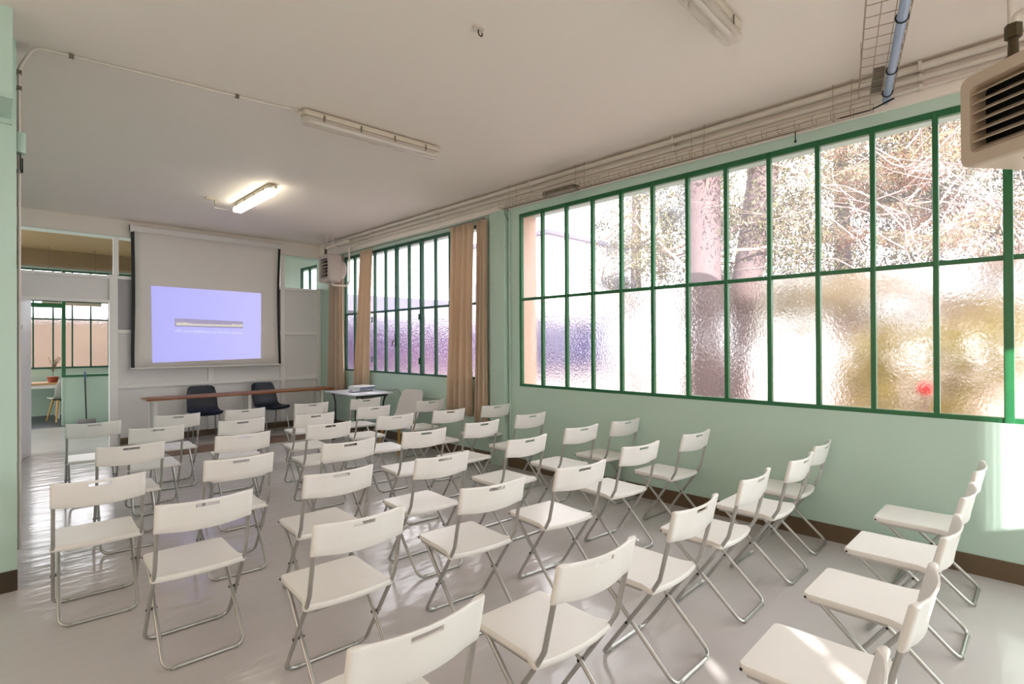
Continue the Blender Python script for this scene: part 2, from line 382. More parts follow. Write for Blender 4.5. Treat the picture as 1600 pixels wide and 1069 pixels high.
# solid left half with narrow slots added for sun slivers, window band to the right
holes = [(-1.555, 2.145, -1.485, 2.21), (-1.585, 2.092, -1.50, 2.122), (-1.69, 1.91, -1.61, 1.955), (-1.42, 2.305, -1.345, 2.385)]
gx = sorted({-4.0, 0.94}|{h[0] for h in holes}|{h[2] for h in holes}); gz = sorted({zl, zh}|{h[1] for h in holes}|{h[3] for h in holes})
for xa, xb in zip(gx, gx[1:]):
    for za, zb_ in zip(gz, gz[1:]):
        xc, zc_ = (xa+xb)/2, (za+zb_)/2
        if not any(h[0] < xc < h[2] and h[1] < zc_ < h[3] for h in holes): rear.box(xa, -4.02, za, xb, -4.0, zb_)
rear.box(0.94, -4.02, zl, 1.8, -4.0, 1.92)
xx = 0.94
while xx < 1.2:
    k = (xx-0.94)/0.26; rear.box(xx, -4.02, 1.92, xx+0.03*(1-k), -4.0, zh); xx += 0.03  # added thinning strips, they soften the edge of the sun patch
rear.box(4.45, -4.02, zl, 4.82, -4.0, zh)
struct('wall_rear', rear, MINT)
lw = MB(); lw.box(-4, -4.0, 0, -3.7, 4.46, zl).box(-4, -4.0, zh, -3.7, 4.46, ZC)
for y in (-4.0, -1.5, 1.0, 3.8): lw.box(-4, y, zl, -3.7, y+0.4, zh)
struct('wall_side', lw, MINT)

# back partition ---------------------------------------------------------------
wb = tag(empty('wall_back'), kind='structure')
yp = YB+0.03
PFRAME = mat('partition_frame_paint', srgb(244, 240, 238), 0.4, noise=(2, 0.03))
PGREY = mat('grey_board', srgb(178, 172, 178), 0.5, noise=(2, 0.05))
def panel(x0, x1, z0, z1): MB().box(x0, yp, z0, x1, yp+0.02, z1).build('panel', PGREY if (z0 > 0.5 and x0 == 1.36 and x1 == 3.80) else PARTITION, wb)
def stile(x0, x1, z0, z1, d=0): MB().box(x0, YB-0.02-d, z0, x1, yp+0.03, z1).build('stile', PFRAME, wb, bevel=0.003, seg=1)
def rail(x0, x1, z0, z1): MB().box(x0, YB-0.018, z0, x1, yp+0.025, z1).build('rail', PFRAME, wb, bevel=0.003, seg=1)
panel(0.12, 1.29, 2.16, 2.5); panel(1.36, 2.60, 0, 0.87); panel(2.64, 3.80, 0, 0.87); panel(1.36, 2.60, 0.87, 1.69); panel(2.64, 3.80, 0.87, 1.69)
panel(1.36, 3.80, 1.69, 2.5); panel(3.82, 4.52, 0, 0.87); panel(3.82, 4.52, 0.87, 1.69); panel(3.82, 4.52, 1.69, 2.5)
stile(1.27, 1.375, 0, 2.55); stile(1.32, 1.385, 2.55, 3.13); stile(2.585, 2.665, 0.90, 1.68); stile(2.585, 2.665, 0, 0.84); stile(3.765, 3.845, 0, 3.13); stile(4.44, 4.52, 0, 2.55)
stile(0.28, 0.385, 0, 2.13); stile(0.12, 0.17, 2.13, 3.13)
rail(0.12, 1.32, 2.13, 2.175); rail(0.12, 1.32, 2.485, 2.53); rail(1.375, 3.77, 2.49, 2.54); rail(3.845, 4.44, 2.49, 2.54)
rail(1.375, 3.77, 1.675, 1.73); rail(3.845, 4.44, 1.675, 1.73); rail(1.375, 3.77, 0.845, 0.9); rail(3.845, 4.44, 0.845, 0.9)
tag(MB().box(1.375, YB-0.025, 0, 4.5, YB-0.005, 0.10).build('baseboard_back', BASE), kind='structure')
lint = MB().box(0.12, YB-0.02, 3.13, XR, 10.1, ZC)
struct('beam_back', lint, CREAM)
struct('trim_4', MB().box(0.12, YB-0.025, 3.122, XR, 10.1, 3.13), MINT2)
# open door leaf
dr = tag(empty('door_1', (0.39, YB-0.04, 0), math.radians(-106.5)), kind='structure')
MB().box(0, -0.02, 0.01, 0.86, 0.02, 2.12).build('panel', DOORW, dr, bevel=0.004)
MB().tube(arc_path([(0.79, -0.02, 1.02), (0.79, -0.07, 1.02), (0.66, -0.07, 1.02)], 0.02), 0.008).build('door_handle', CHROME, dr, smooth=True)
MB().tube(arc_path([(0.55, 0.02, 1.72), (0.55, 0.06, 1.70), (0.55, 0.07, 1.76)], 0.02), 0.005).build('coat_hook', CHROME, dr, smooth=True)

# ------------------------------------------------------------------ windows
def window(n, y_top, count, sp, zb, zm, zt, low_mat, up_mat, gm, heavy=(), low_special=None, x=XR+0.012):
    """glazed steel window in the right wall; panes counted from the far (high y) end"""
    w_ = tag(empty('window_%d' % n), kind='structure')
    y1 = y_top-count*sp
    d = 0.045
    MB().box(x, y1, zt-0.045, x+d, y_top, zt).build('top_rail', gm, w_, bevel=0.003, seg=1)
    MB().box(x-0.006, y1, zb, x+d, y_top, zb+0.032).build('bottom_rail', gm, w_, bevel=0.003, seg=1)
    for i in range(count+1):
        y = y_top-i*sp; hw = 0.024 if i in heavy else 0.0165
        if i == 0: ya, yb = y-0.03, y
        elif i == count: ya, yb = y, y+0.03
        else: ya, yb = y-hw, y+hw
        t = 0.016 if i in heavy else 0.004
        MB().box(x-t, ya, zb, x+d, yb, zt).build('mullion', gm, w_, bevel=0.004, seg=1)
        if i < count:
            MB().box(x+0.002, y-sp, zm-0.016, x+d-0.008, y, zm+0.016).build('transom', gm, w_, bevel=0.003, seg=1)
            lm = low_special.get(i, low_mat) if low_special else low_mat
            MB().box(x+0.024, y-sp+0.008, zb+0.025, x+0.029, y-0.008, zm-0.008).build('pane', lm, w_)
            MB().box(x+0.024, y-sp+0.008, zm+0.008, x+0.029, y-0.008, zt-0.025).build('pane', up_mat, w_)
    return w_
window(1, W1Y0, 18, W1S, W1B, W1M, W1T, OBSC, DUSTY_VEIL, GREEN, heavy=(12,))
w2 = window(2, W2Y1, 11, W2S, 1.03, 2.025, W1T, OBSC2, DUSTY_VEIL, GREEND, heavy=(5, 7))
struct('wall_sill', MB().box(XR, W2Y0, W1B, 4.6, W2Y1, 1.03), MINT)
for z in (1.2, 1.85):
    for y in (W2Y1-3*W2S, W2Y1-7*W2S): MB().tube([(XR-0.012, y+0.025, z), (XR-0.012, y+0.025, z+0.09)], 0.011).build('hinge', GREEND, w2, smooth=True)
MB().tube(arc_path([(XR-0.004, W2Y1-5*W2S, 1.55), (XR-0.05, W2Y1-5*W2S, 1.55), (XR-0.05, W2Y1-5*W2S+0.03, 1.47)], 0.015), 0.009).box(XR-0.012, W2Y1-5*W2S-0.012, 1.46, XR, W2Y1-5*W2S+0.012, 1.64).build('latch_handle', BLACK, w2, smooth=True)
window(3, 10.74, 2, 0.38, 1.0, 2.05, W1T, OBSC2, CLEAR, GREEND)

# ------------------------------------------------------------------ back room seen through the door
struct('wall_back_room_left', MB().box(-2.4, 9.84, 0, -2.2, 15.4, 0.8).box(-2.4, 9.84, 3.2, -2.2, 15.4, 3.6).box(-2.4, 14.9, 0.8, -2.2, 15.4, 3.2).box(-2.2, 9.84, 0, -0.2, 9.95, 3.6), MINT)  # unseen side opening added to bring more daylight into the back room
fw_ = MB().box(-2.2, 15.1, 0, 4.52, 15.3, 1.0).box(-2.2, 15.1, 3.13, 4.52, 15.3, 3.6).box(-2.2, 15.1, 1, -0.3, 15.3, 3.13).box(2.9, 15.1, 1, 4.52, 15.3, 3.13)
struct('wall_back_room_far', fw_, MINT)
w4 = tag(empty('window_4'), kind='structure')
for a, b in ((1.0, 1.035), (2.05, 2.08), (2.44, 2.47), (3.095, 3.13)):
    MB().box(-0.3, 15.08, a, 2.9, 15.12, b).build('rail', GREEND, w4)
for i in range(11):
    x = -0.3+i*0.334*0.958
    MB().box(x-0.013, 15.075, 1.0, x+0.013, 15.125, 3.13).build('mullion', GREEND, w4)
    if i < 10:
        MB().box(x+0.01, 15.1, 1.03, x+0.31, 15.105, 2.44).build('pane', OBSC2, w4)
        MB().box(x+0.01, 15.1, 2.46, x+0.31, 15.105, 3.1).build('pane', CLEAR, w4)
struct('beam_back_room', MB().box(-2.2, 14.7, 3.18, 4.52, 15.1, 3.5), mat('dull_brown_beam', srgb(150, 130, 100), 0.7, noise=(5, 0.2)))
hw_ = tag(empty('wall_half_partition'), kind='structure')
MB().box(0.99, 12.97, 0, 2.9, 13.05, 0.9).build('lower_panel', MINT, hw_)
MB().box(0.965, 12.96, 0.0, 0.99, 13.06, 0.9).build('corner_post', MINT2, hw_)
MB().box(0.965, 12.955, 0.9, 1.02, 13.06, 2.9).build('green_post', GREEN, hw_, bevel=0.003, seg=1)
MB().box(0.965, 12.95, 0.9, 2.9, 13.065, 0.945).build('green_sill', GREEN, hw_, bevel=0.003, seg=1)
MB().box(-0.4, 12.955, 2.2, 0.965, 13.06, 2.28).build('green_rail', GREEN, hw_, bevel=0.003, seg=1)
t = thing('ceiling_light', 'long pale strip light seen high through the open doorway of the back room', 'lamp', (1.25, 14.2, 2.32))
MB().box(-0.5, -0.06, 0, 0.45, 0.06, 0.06).build('housing', LAMPB, t, bevel=0.005)
for x in (-0.4, 0.35): MB().tube([(x, 0, 0.06), (x, 0, ZC+0.12-2.32)], 0.004, 6).build('rod', CLIP, t)
# desk, plant, chair, broom
t = thing('desk', 'pale wooden desk under the window of the back room', 'desk', (0.35, 14.3, 0))
MB().box(-0.7, -0.05, 0.70, 0.72, 0.6, 0.745).build('desk_top', DESK, t, bevel=0.004)
MB().box(-0.7, -0.03, 0.63, 0.70, -0.01, 0.70).build('apron', WHITEM, t)
for x in (-0.66, 0.64):
    for y in (0, 0.54): MB().box(x, y, 0, x+0.04, y+0.04, 0.70).build('leg', WHITEM, t)
t = thing('potted_plant', 'small leafless-looking plant in a terracotta pot on the back room desk', 'plant', (0.93, 14.36, 0.745))
MB().lathe([(0.07, 0), (0.09, 0.09), (0.10, 0.09), (0.10, 0.115), (0.085, 0.115)], 0, 0, 18).build('pot', POT, t, smooth=True)
st = MB(); lv = MB()
for k in range(6):
    a = R.uniform(0, 2*PI); p = [Vector((0, 0, 0.11))]
    for j in range(5): p.append(p[-1]+Vector((0.018*math.cos(a)*j*0.7, 0.018*math.sin(a)*j*0.7, 0.075)))
    st.tube(p, 0.004, 5)
    for j in range(2, 6):
        for s_ in (0, 1, 2):
            c = p[j]+Vector((R.uniform(-.03, .03), R.uniform(-.03, .03), R.uniform(-.02, .02))); q = Vector((R.uniform(-1, 1), R.uniform(-1, 1), R.uniform(-.3, .6))).normalized()*0.03
            e_ = q.cross(Vector((0, 0, 1))).normalized()*0.011; n = len(lv.v)
            lv.v += [tuple(c), tuple(c+q*0.5+e_), tuple(c+q), tuple(c+q*0.5-e_)]; lv.f.append((n, n+1, n+2, n+3))
st.build('stem', LEAFR, t); tag(lv.build('leaves', LEAFR, t), kind='stuff')
t = thing('back_room_chair', 'white shell chair with a slanting wooden leg beside the back room desk', 'chair', (1.12, 13.70, 0), 0.25)
def shell(name, w_, d_, seat_z, back_z, m, parent, lean=0.10, n=10, flare=0.02):
    """one moulded seat-and-back shell; local +y is the way the sitter faces, back at y=0"""
    prof = [(d_, seat_z-0.03), (d_-0.03, seat_z), (d_*0.6, seat_z-0.008), (d_*0.3, seat_z-0.01), (0.07, seat_z+0.01), (0.02, seat_z+0.06), (-0.02, seat_z+0.16), (-lean*0.6, seat_z+(back_z-seat_z)*0.65), (-lean, back_z-0.03), (-lean-0.006, back_z)]
    ws = [0.86, 0.97, 1.0, 1.0, 0.96, 0.93, 0.93, 0.92, 0.82, 0.66]
    g = MB(); k = len(prof)
    for side in (0, 1):
        for (y, z), q in zip(prof, ws):
            for i in range(n+1):
                u = -1+2*i/n; up_ = flare*abs(u)**3
                fy = up_*1.2 if z > seat_z+0.05 else 0
                off = 0.012*side
                g.v.append((u*w_/2*q, y+fy-(off if z > seat_z+0.05 else 0), z+(up_ if z <= seat_z+0.05 else 0)-(off if z <= seat_z+0.05 else 0)))
    N = k*(n+1)
    for i in range(k-1):
        for j in range(n):
            a = i*(n+1)+j; b = a+1; c = a+n+2; d = a+n+1
            g.f.append((a, b, c, d)); g.f.append((N+d, N+c, N+b, N+a))
    for i in range(k-1):
        a = i*(n+1); d = a+n+1; g.f.append((a, d, N+d, N+a)); a += n; d += n; g.f.append((a, N+a, N+d, d))
    for j in range(n):
        g.f.append((j, N+j, N+j+1, j+1)); a = (k-1)*(n+1)+j; g.f.append((a, a+1, N+a+1, N+a))
    return g.build(name, m, parent, smooth=True)
def wooden_legs(t):
    for sx in (-1, 1):
        for y0, y1 in ((0.08, -0.04), (0.32, 0.42)):
            MB().tube([(sx*0.14, y0, 0.42), (sx*0.21, y1, 0.0)], [0.02, 0.012], 8).build('leg', OAKL, t, smooth=True)
    MB().box(-0.14, 0.08, 0.405, 0.14, 0.32, 0.42).build('underframe', BLACK, t)
shell('shell', 0.45, 0.42, 0.45, 0.83, SHELLW, t); wooden_legs(t)
t = thing('broom', 'dark broom with a blue handle tip leaning on the green half wall', 'broom', (1.31, 12.9, 0))
MB().tube([(0.0, -0.06, 0.10), (-0.01, 0.045, 0.86)], 0.011, 8).build('pole', BLACK, t, smooth=True)
MB().tube([(-0.01, 0.045, 0.86), (-0.011, 0.05, 0.99)], 0.014, 8).build('grip', BLUEP, t, smooth=True)
MB().box(-0.14, -0.09, 0, 0.14, -0.03, 0.10).build('bristles', GREYP, t, bevel=0.008)

# ------------------------------------------------------------------ projector screen
YS = 9.72
t = thing('projector_screen', 'pulled-down white projector screen with black side borders on the partition', 'screen', (1.51, YS, 1.12))
def rel(o): return o
mbx = MB(); mtx = Matrix(((0,0,1,0),(1,0,0,0),(0,1,0,0),(0,0,0,1)))
cs = MB().prism(rounded(0.085, 0.095, 0.02, 3), 0, 2.24, mtx); cs.build('housing', PARTITION, t, loc=(0, 0.03, 2.145))
for x in (0.0, 2.20): MB().box(x, -0.005, 2.09, x+0.035, 0.08, 2.20).build('end_cap', PARTITION, t, bevel=0.003)
for x in (0.25, 1.95): MB().box(x, 0.03, 2.1, x+0.05, 0.085, 2.18).build('bracket', PARTITION, t)
# the fabric: waisted a little, with the sides curling back
fb = MB(); nz, nx = 14, 22
def halfw(v): return 1.065-0.014*math.sin(PI*min(1, max(0, (v-0.1)/0.9)))
for iz in range(nz+1):
    v = iz/nz; z = 0.03+v*2.09; hw2 = halfw(v)
    for ix in range(nx+1):
        u = -1+2*ix/nx
        fb.v.append((1.12+u*hw2, 0.0+0.03*abs(u)**8*math.sin(PI*v)**0.7, z))
for iz in range(nz):
    for ix in range(nx):
        a = iz*(nx+1)+ix; fb.f.append((a, a+1, a+nx+2, a+nx+1))
fo = fb.build('fabric', SCREENW, t, smooth=True)
sm = fo.modifiers.new('s', 'SOLIDIFY'); sm.thickness = 0.001
for s_ in (-1, 1):
    bb = MB()
    for iz in range(nz+1):
        v = iz/nz; z = 0.03+v*2.09; hw2 = halfw(v); zz = 0.03*math.sin(PI*v)**0.7 if 0 < v < 1 else 0
        bb.v += [(1.12+s_*hw2, 0.004+zz, z), (1.12+s_*(hw2+0.045), 0.012+zz, z)]
    for iz in range(nz): a = iz*2; bb.f.append((a, a+1, a+3, a+2))
    bo = bb.build('border', BLACK, t); bo.modifiers.new('s', 'SOLIDIFY').thickness = 0.001
MB().tube([(0.0, 0.0, 0.02), (2.24, 0.0, 0.02)], 0.014, 8).build('bottom_bar', WHITEM, t, smooth=True)
# projected picture: the projector's light put into self-glowing thin planes
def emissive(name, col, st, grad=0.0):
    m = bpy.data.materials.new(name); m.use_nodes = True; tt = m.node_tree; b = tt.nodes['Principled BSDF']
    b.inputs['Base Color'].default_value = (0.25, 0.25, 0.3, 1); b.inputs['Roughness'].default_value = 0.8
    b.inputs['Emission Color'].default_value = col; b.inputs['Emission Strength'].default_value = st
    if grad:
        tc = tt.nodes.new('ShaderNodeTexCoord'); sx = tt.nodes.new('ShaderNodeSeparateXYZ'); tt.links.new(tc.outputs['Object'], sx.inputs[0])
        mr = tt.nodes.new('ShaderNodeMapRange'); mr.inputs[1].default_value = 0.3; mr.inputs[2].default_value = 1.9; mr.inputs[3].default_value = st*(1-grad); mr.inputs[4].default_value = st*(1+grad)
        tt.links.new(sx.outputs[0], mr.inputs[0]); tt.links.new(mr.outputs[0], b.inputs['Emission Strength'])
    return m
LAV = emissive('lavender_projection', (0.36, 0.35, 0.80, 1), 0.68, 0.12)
def quad(pts, y, d=0.001):
    g = MB(); g.v = [(x, y, z) for x, z in pts]+[(x, y+d, z) for x, z in pts]
    g.f = [(0,1,2,3),(7,6,5,4),(0,4,5,1),(1,5,6,2),(2,6,7,3),(3,7,4,0)]; return g
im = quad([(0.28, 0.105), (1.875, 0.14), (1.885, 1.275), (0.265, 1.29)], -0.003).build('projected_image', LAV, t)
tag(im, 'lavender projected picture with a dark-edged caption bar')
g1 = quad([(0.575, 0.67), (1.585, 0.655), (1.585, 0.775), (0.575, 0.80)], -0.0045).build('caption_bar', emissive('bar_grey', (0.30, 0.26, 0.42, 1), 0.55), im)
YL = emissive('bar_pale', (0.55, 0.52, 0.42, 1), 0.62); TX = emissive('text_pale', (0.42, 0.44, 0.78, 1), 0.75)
yy = MB()
xs = 0.60
while xs < 1.54:
    wd = R.uniform(0.02, 0.10); k = (xs-0.575)/1.01
    h_ = R.uniform(0.03, 0.05) if (xs < 0.8 or xs > 1.38) else 0.03
    q = quad([(xs, 0.69-0.008*k), (xs+wd, 0.69-0.008*k), (xs+wd, 0.69+h_-0.02*k*0.5), (xs, 0.69+h_-0.02*k*0.5)], -0.006); n = len(yy.v)
    yy.v += q.v; yy.f += [tuple(n+i for i in f_) for f_ in q.f]; xs += wd+0.004
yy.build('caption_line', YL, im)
yy = MB(); xs = 0.575
while xs < 1.6:
    wd = R.choice([0.012, 0.018, 0.024]); z0 = 0.585-0.03*(xs-0.575); h_ = R.choice([0.028, 0.04])
    q = quad([(xs, z0), (xs+wd, z0), (xs+wd, z0+h_), (xs, z0+h_)], -0.0045); n = len(yy.v)
    yy.v += q.v; yy.f += [tuple(n+i for i in f_) for f_ in q.f]; xs += wd+R.choice([0.006, 0.006, 0.02])
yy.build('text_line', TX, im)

# ------------------------------------------------------------------ front table and navy chairs
t = thing('long_table', 'long narrow wooden-topped table with white legs in front of the screen', 'table', (1.54, 8.71, 0))
MB().box(0, 0, 0.722, 2.72, 0.42, 0.75).build('table_top', WOOD, t, bevel=0.003)
for x in (0.09, 1.33, 2.50):
    for y in (0.06, 0.34): MB().box(x, y, 0, x+0.045, y+0.045, 0.722).build('leg', WHITEM, t, bevel=0.003, seg=1)
    MB().box(x+0.006, 0.105, 0.68, x+0.039, 0.34, 0.722).build('cross_rail', WHITEM, t)
def navy(loc, rz, label):
    t = thing('shell_chair', label, 'chair', loc, rz, 'navy shell chairs behind the long table')
    shell('shell', 0.46, 0.44, 0.45, 0.84, NAVY, t, lean=0.09)
    for sx in (-1, 1):
        MB().tube(arc_path([(sx*0.20, -0.02, 0.0), (sx*0.17, 0.07, 0.43), (sx*0.17, 0.36, 0.43), (sx*0.20, 0.44, 0.0)], 0.03), 0.009, 8).build('leg_frame', CHROME, t, smooth=True)
    MB().box(-0.17, 0.10, 0.422, 0.17, 0.13, 0.434).box(-0.17, 0.30, 0.422, 0.17, 0.33, 0.434).build('underframe', CHROME, t)
navy((2.42, 9.52, 0), PI-0.08, 'navy blue shell chair behind the left half of the long wooden table')
navy((3.38, 9.52, 0), PI+0.16, 'navy blue shell chair behind the right half of the long wooden table')

# side table with projector
t = thing('side_table', 'small white folding table with black legs by the window wall', 'table', (3.72, 7.0, 0))
MB().box(0, 0, 0.748, 0.64, 0.95, 0.77).build('table_top', TABTOP, t, bevel=0.004)
for x in (0.10, 0.56):
    MB().tube(arc_path([(x, 0.09, 0.745), (x, 0.16, 0.60), (x, 0.16, 0.03), (x, 0.03, 0.012)], 0.06), 0.013, 8).build('leg', BLACK, t, smooth=True)
    MB().tube(arc_path([(x, 0.86, 0.745), (x, 0.79, 0.60), (x, 0.79, 0.03), (x, 0.92, 0.012)], 0.06), 0.013, 8).build('leg', BLACK, t, smooth=True)
MB().box(0.08, 0.07, 0.715, 0.58, 0.10, 0.747).box(0.08, 0.85, 0.715, 0.58, 0.88, 0.747).build('apron', BLACK, t)
MB().tube([(0.10, 0.16, 0.25), (0.56, 0.16, 0.25)], 0.01, 8).build('stretcher', BLACK, t)
t = thing('projector', 'white and grey projector lying on the small folding table', 'projector', (4.12, 7.52, 0.77), 0.25)
MB().box(-0.16, -0.13, 0.02, 0.16, 0.13, 0.085).build('body', PROJ, t, bevel=0.012, seg=3)
MB().box(-0.155, -0.134, 0.03, 0.155, -0.128, 0.07).build('side_grille', PROJG, t)
for k in range(9): MB().box(-0.12+k*0.028, -0.137, 0.035, -0.108+k*0.028, -0.133, 0.065).build('slat', PROJG, t)
MB().lathe([(0.03, 0), (0.034, 0.01), (0.03, 0.03), (0.022, 0.03)], 0, 0, 16).build('lens', BLACK, t, smooth=True).matrix_local = Matrix.Translation((-0.09, 0.125, 0.052)) @ Matrix.Rotation(-PI/2, 4, 'X')
for x in (-0.12, 0.12):
    for y in (-0.09, 0.09): MB().lathe([(0.012, 0), (0.014, 0.022)], x, y, 8).build('foot', BLACK, t)
pb = thing('papers', 'flat grey box of papers beneath the edge of the white projector', 'box', (3.93, 7.42, 0.77), 0.1)
MB().box(-0.07, -0.1, 0, 0.06, 0.03, 0.018).build('sheet', PROJG, pb); MB().box(-0.06, -0.09, 0.018, 0.05, 0.02, 0.022).build('sheet', PROJ, pb)
tag(MB().tube(arc_path([(4.28, 7.50, 0.80), (4.36, 7.46, 0.785), (4.44, 7.30, 0.776), (4.505, 7.1, 0.80), (4.505, 7.0, 0.70), (4.505, 4.99, 0.74)], 0.05), 0.004, 6).build('projector_cable', GREYP, smooth=True), 'thin grey cable running from the projector along the window wall', 'cable')
t = thing('wooden_leg_chair', 'white shell chair on wooden legs by the window wall, beside the small folding table', 'chair', (4.26, 6.44, 0), PI/2+0.22)
shell('shell', 0.47, 0.42, 0.44, 0.84, SHELLW, t, lean=0.10); wooden_legs(t)

# ------------------------------------------------------------------ curtains
def curtain(label, y0, y1, zt, zb, spread, folds, seed, shift=0.0):
    r_ = random.Random(seed); g = MB(); nz, ny = 16, folds*8
    ph = [r_.uniform(-.5, .5) for _ in range(folds+2)]
    for iz in range(nz+1):
        v = iz/nz; z = zt+(zb-zt)*v
        c = (y0+y1)/2+shift*v; hw = abs(y1-y0)/2*(1+spread*v-0.10*math.sin(PI*v))
        for iy in range(ny+1):
            u = iy/ny; a = u*folds*2*PI; k = int(u*folds)
            amp = (0.024+0.022*v)*(1+0.4*ph[k])
            g.v.append((XR-0.085+amp*math.sin(a+0.5*ph[k]*v*2), c+(2*u-1)*hw+0.012*math.sin(a*0.5+v*2+ph[k]), z+0.004*math.sin(a*1.5)))
    for iz in range(nz):
        for iy in range(ny):
            a = iz*(ny+1)+iy; g.f.append((a, a+1, a+ny+2, a+ny+1))
    t = thing('curtain', label, 'curtain', group='beige curtains on the far window')
    o = g.build('cloth', CURT, t, smooth=True); s = o.modifiers.new('s', 'SOLIDIFY'); s.thickness = 0.002
    for i in range(folds+1):
        y = y0+(y1-y0)*i/folds
        MB().tube([Vector((XR-0.085+0.016*math.cos(a), y, zt+0.012+0.016*math.sin(a))) for a in [2*PI*k/10 for k in range(10)]], 0.002, 4, closed=True).build('ring', CLIP, t)
    return t
curtain('narrow beige curtain beneath the far wall heater, next to the partition', 9.28, 8.74, 3.05, 0.62, 0.12, 4, 1)
curtain('beige curtain hanging slanted between the narrow and the wide window parts', 8.12, 7.74, 3.05, 0.60, 0.25, 3, 2, 0.22)
curtain('wide beige curtain at the near end of the far window', 5.68, 5.20, 3.06, 0.56, 0.12, 4, 3, 0.06)
curtain('slim beige curtain against the mint pilaster', 5.13, 4.95, 3.06, 0.50, 0.30, 3, 4, 0.03)
tr_ = tag(MB().tube([(XR-0.085, 4.99, 3.072), (XR-0.085, 9.5, 3.072)], 0.008, 8).build('curtain_rail', CLIP, smooth=True), 'thin metal curtain rail above the far window', 'rail')

# ------------------------------------------------------------------ wall pipes, conduits, cable trays
for z, r_, x, y0, y1, lab in ((3.335, 0.026, XR-0.075, -3.9, 9.3, 'thickest cream pipe, topmost of the wall pipes under the ceiling'),
                              (3.265, 0.018, XR-0.065, -3.9, 9.0, 'middle cream pipe running above the windows'),
                              (3.205, 0.014, XR-0.055, -3.9, 8.3, 'thinnest cream pipe, lowest of the wall pipes above the windows')):
    p = thing('wall_pipe', lab, 'pipe', group='cream pipes above the windows')
    MB().tube([(x, y0, z), (x, y1, z)], r_, 10).build('pipe', PIPE, p, smooth=True)
    for y in (-1.2, 0.6, 2.4, 4.2, 6.0, 7.8):
        if y < y1: MB().box(x-r_-0.004, y, z-r_-0.004, XR-0.03, y+0.02, z+r_+0.004).build('pipe_clip', PIPE, p)
def tray(name, label, L, width, height, step, taper=False):
    """wire basket tray along local +x, open at the top, local origin at the start of its floor centre"""
    t = thing(name, label, 'cable tray')
    n = int(L/step); lw_ = MB()
    for y, z in ((-width/2, height), (width/2, height), (-width/2, 0), (-width/6, 0), (width/6, 0), (width/2, 0)):
        MB().tube([(0, y, z), (L, y, z)], 0.0024, 5).build('long_wire', WIRE, t)
    for i in range(n+1):
        x = 0.03+i*step
        MB().tube(arc_path([(x, -width/2, height), (x, -width/2, 0), (x, width/2, 0), (x, width/2, height)], 0.012, 2), 0.0024, 5).build('cross_wire', WIRE, t)
    return t
t1 = tray('cable_tray', 'wire basket cable tray running along the wall above the big window', 3.75, 0.10, 0.055, 0.12)
t1.location = (4.36, 4.62, 3.105); t1.rotation_euler = (0, 0, -PI/2)
MB().tube(arc_path([(0.0, 0.035, 0.004), (3.2, 0.035, 0.006), (3.75, 0.02, 0.01), (3.88, -0.02, 0.03)], 0.2), 0.006, 6).build('cable', BLACK, t1, smooth=True)
MB().tube([(0.0, 0.02, 0.008), (3.7, 0.025, 0.008)], 0.005, 6).build('cable', PIPE, t1, smooth=True)
MB().box(0.72, -0.05, -0.004, 1.15, 0.06, 0.045).build('joint_cover', CLIP, t1, bevel=0.004)
for x in (0.1, 1.1, 2.4, 3.5):
    for dx in (0, 0.11):
        MB().tube([(x+dx, 0.05, 0), (x+dx*1.1, 0.045, ZC-3.105)], 0.0022, 5).build('hanger_wire', WIRE, t1)
MB().tube([(3.25, 0.03, 0), (3.25, 0.03, -0.07)], 0.004, 6).lathe([(0.004, -0.085), (0.010, -0.08), (0.008, -0.066)], 3.25, 0.03, 8).build('dangling_cable_end', BLACK, t1)
ang = math.atan2(0.79-0.48, 4.42-3.17)+PI
t2 = tray('cable_tray', 'wire basket cable tray crossing the ceiling above the blue-grey tube', 2.6, 0.20, 0.05, 0.12)
t2.location = (4.42, 0.86, 3.215); t2.rotation_euler = (0, 0, ang)
for x in (0.5, 1.6): MB().tube([(x, -0.1, 0), (x, -0.1, ZC-3.215)], 0.0022, 5).tube([(x, 0.1, 0), (x, 0.1, ZC-3.215)], 0.0022, 5).build('hanger_wire', WIRE, t2)
MB().box(0.05, -0.03, 0.002, 0.42, 0.03, 0.02).build('joint_cover', CLIP, t2)
tb = thing('blue_tube', 'blue-grey tube strapped under the ceiling cable tray', 'tube', (4.42, 0.80, 3.165), ang)
MB().tube([(0.0, 0, 0), (2.6, 0, 0)], 0.024, 14).build('tube_body', TUBEB, tb, smooth=True)
MB().tube([(-0.03, 0, 0), (0.0, 0, 0)], 0.020, 14).build('tube_end', TUBEB, tb, smooth=True)
for x in (0.13, 0.48, 1.1): MB().tube([Vector((x, 0.028*math.cos(a), 0.003+0.030*math.sin(a))) for a in [2*PI*k/12 for k in range(12)]], 0.004, 5, closed=True).build('cable_tie', BLACK, tb)
# conduit from the wall end across the ceiling to the strip light
t = thing('ceiling_conduit', 'thin cream conduit bending from the mint wall end across the ceiling to the strip light', 'conduit')
MB().tube(arc_path([(0.135, 4.62, 0.2), (0.135, 4.56, 3.25), (0.20, 4.46, ZC-0.015), (1.80, 4.22, ZC-0.015)], 0.09), 0.009, 8).build('pipe', PIPE, t, smooth=True)
for x, y, z in ((0.135, 4.56, 3.22), (0.135, 4.56, 3.12), (0.135, 4.58, 2.60), (0.38, 4.435, ZC-0.015), (1.33, 4.29, ZC-0.015)):
    MB().box(x-0.013, y-0.013, z-0.012, x+0.013, y+0.013, z+0.012).build('clip', CLIP, t)
t = thing('junction_box', 'small mint junction box on the side of the mint wall end', 'junction box', (0.12, 4.5, 2.70))
MB().box(0.0, 0, 0, 0.045, 0.09, 0.13).build('box_body', MINT2, t, bevel=0.006)
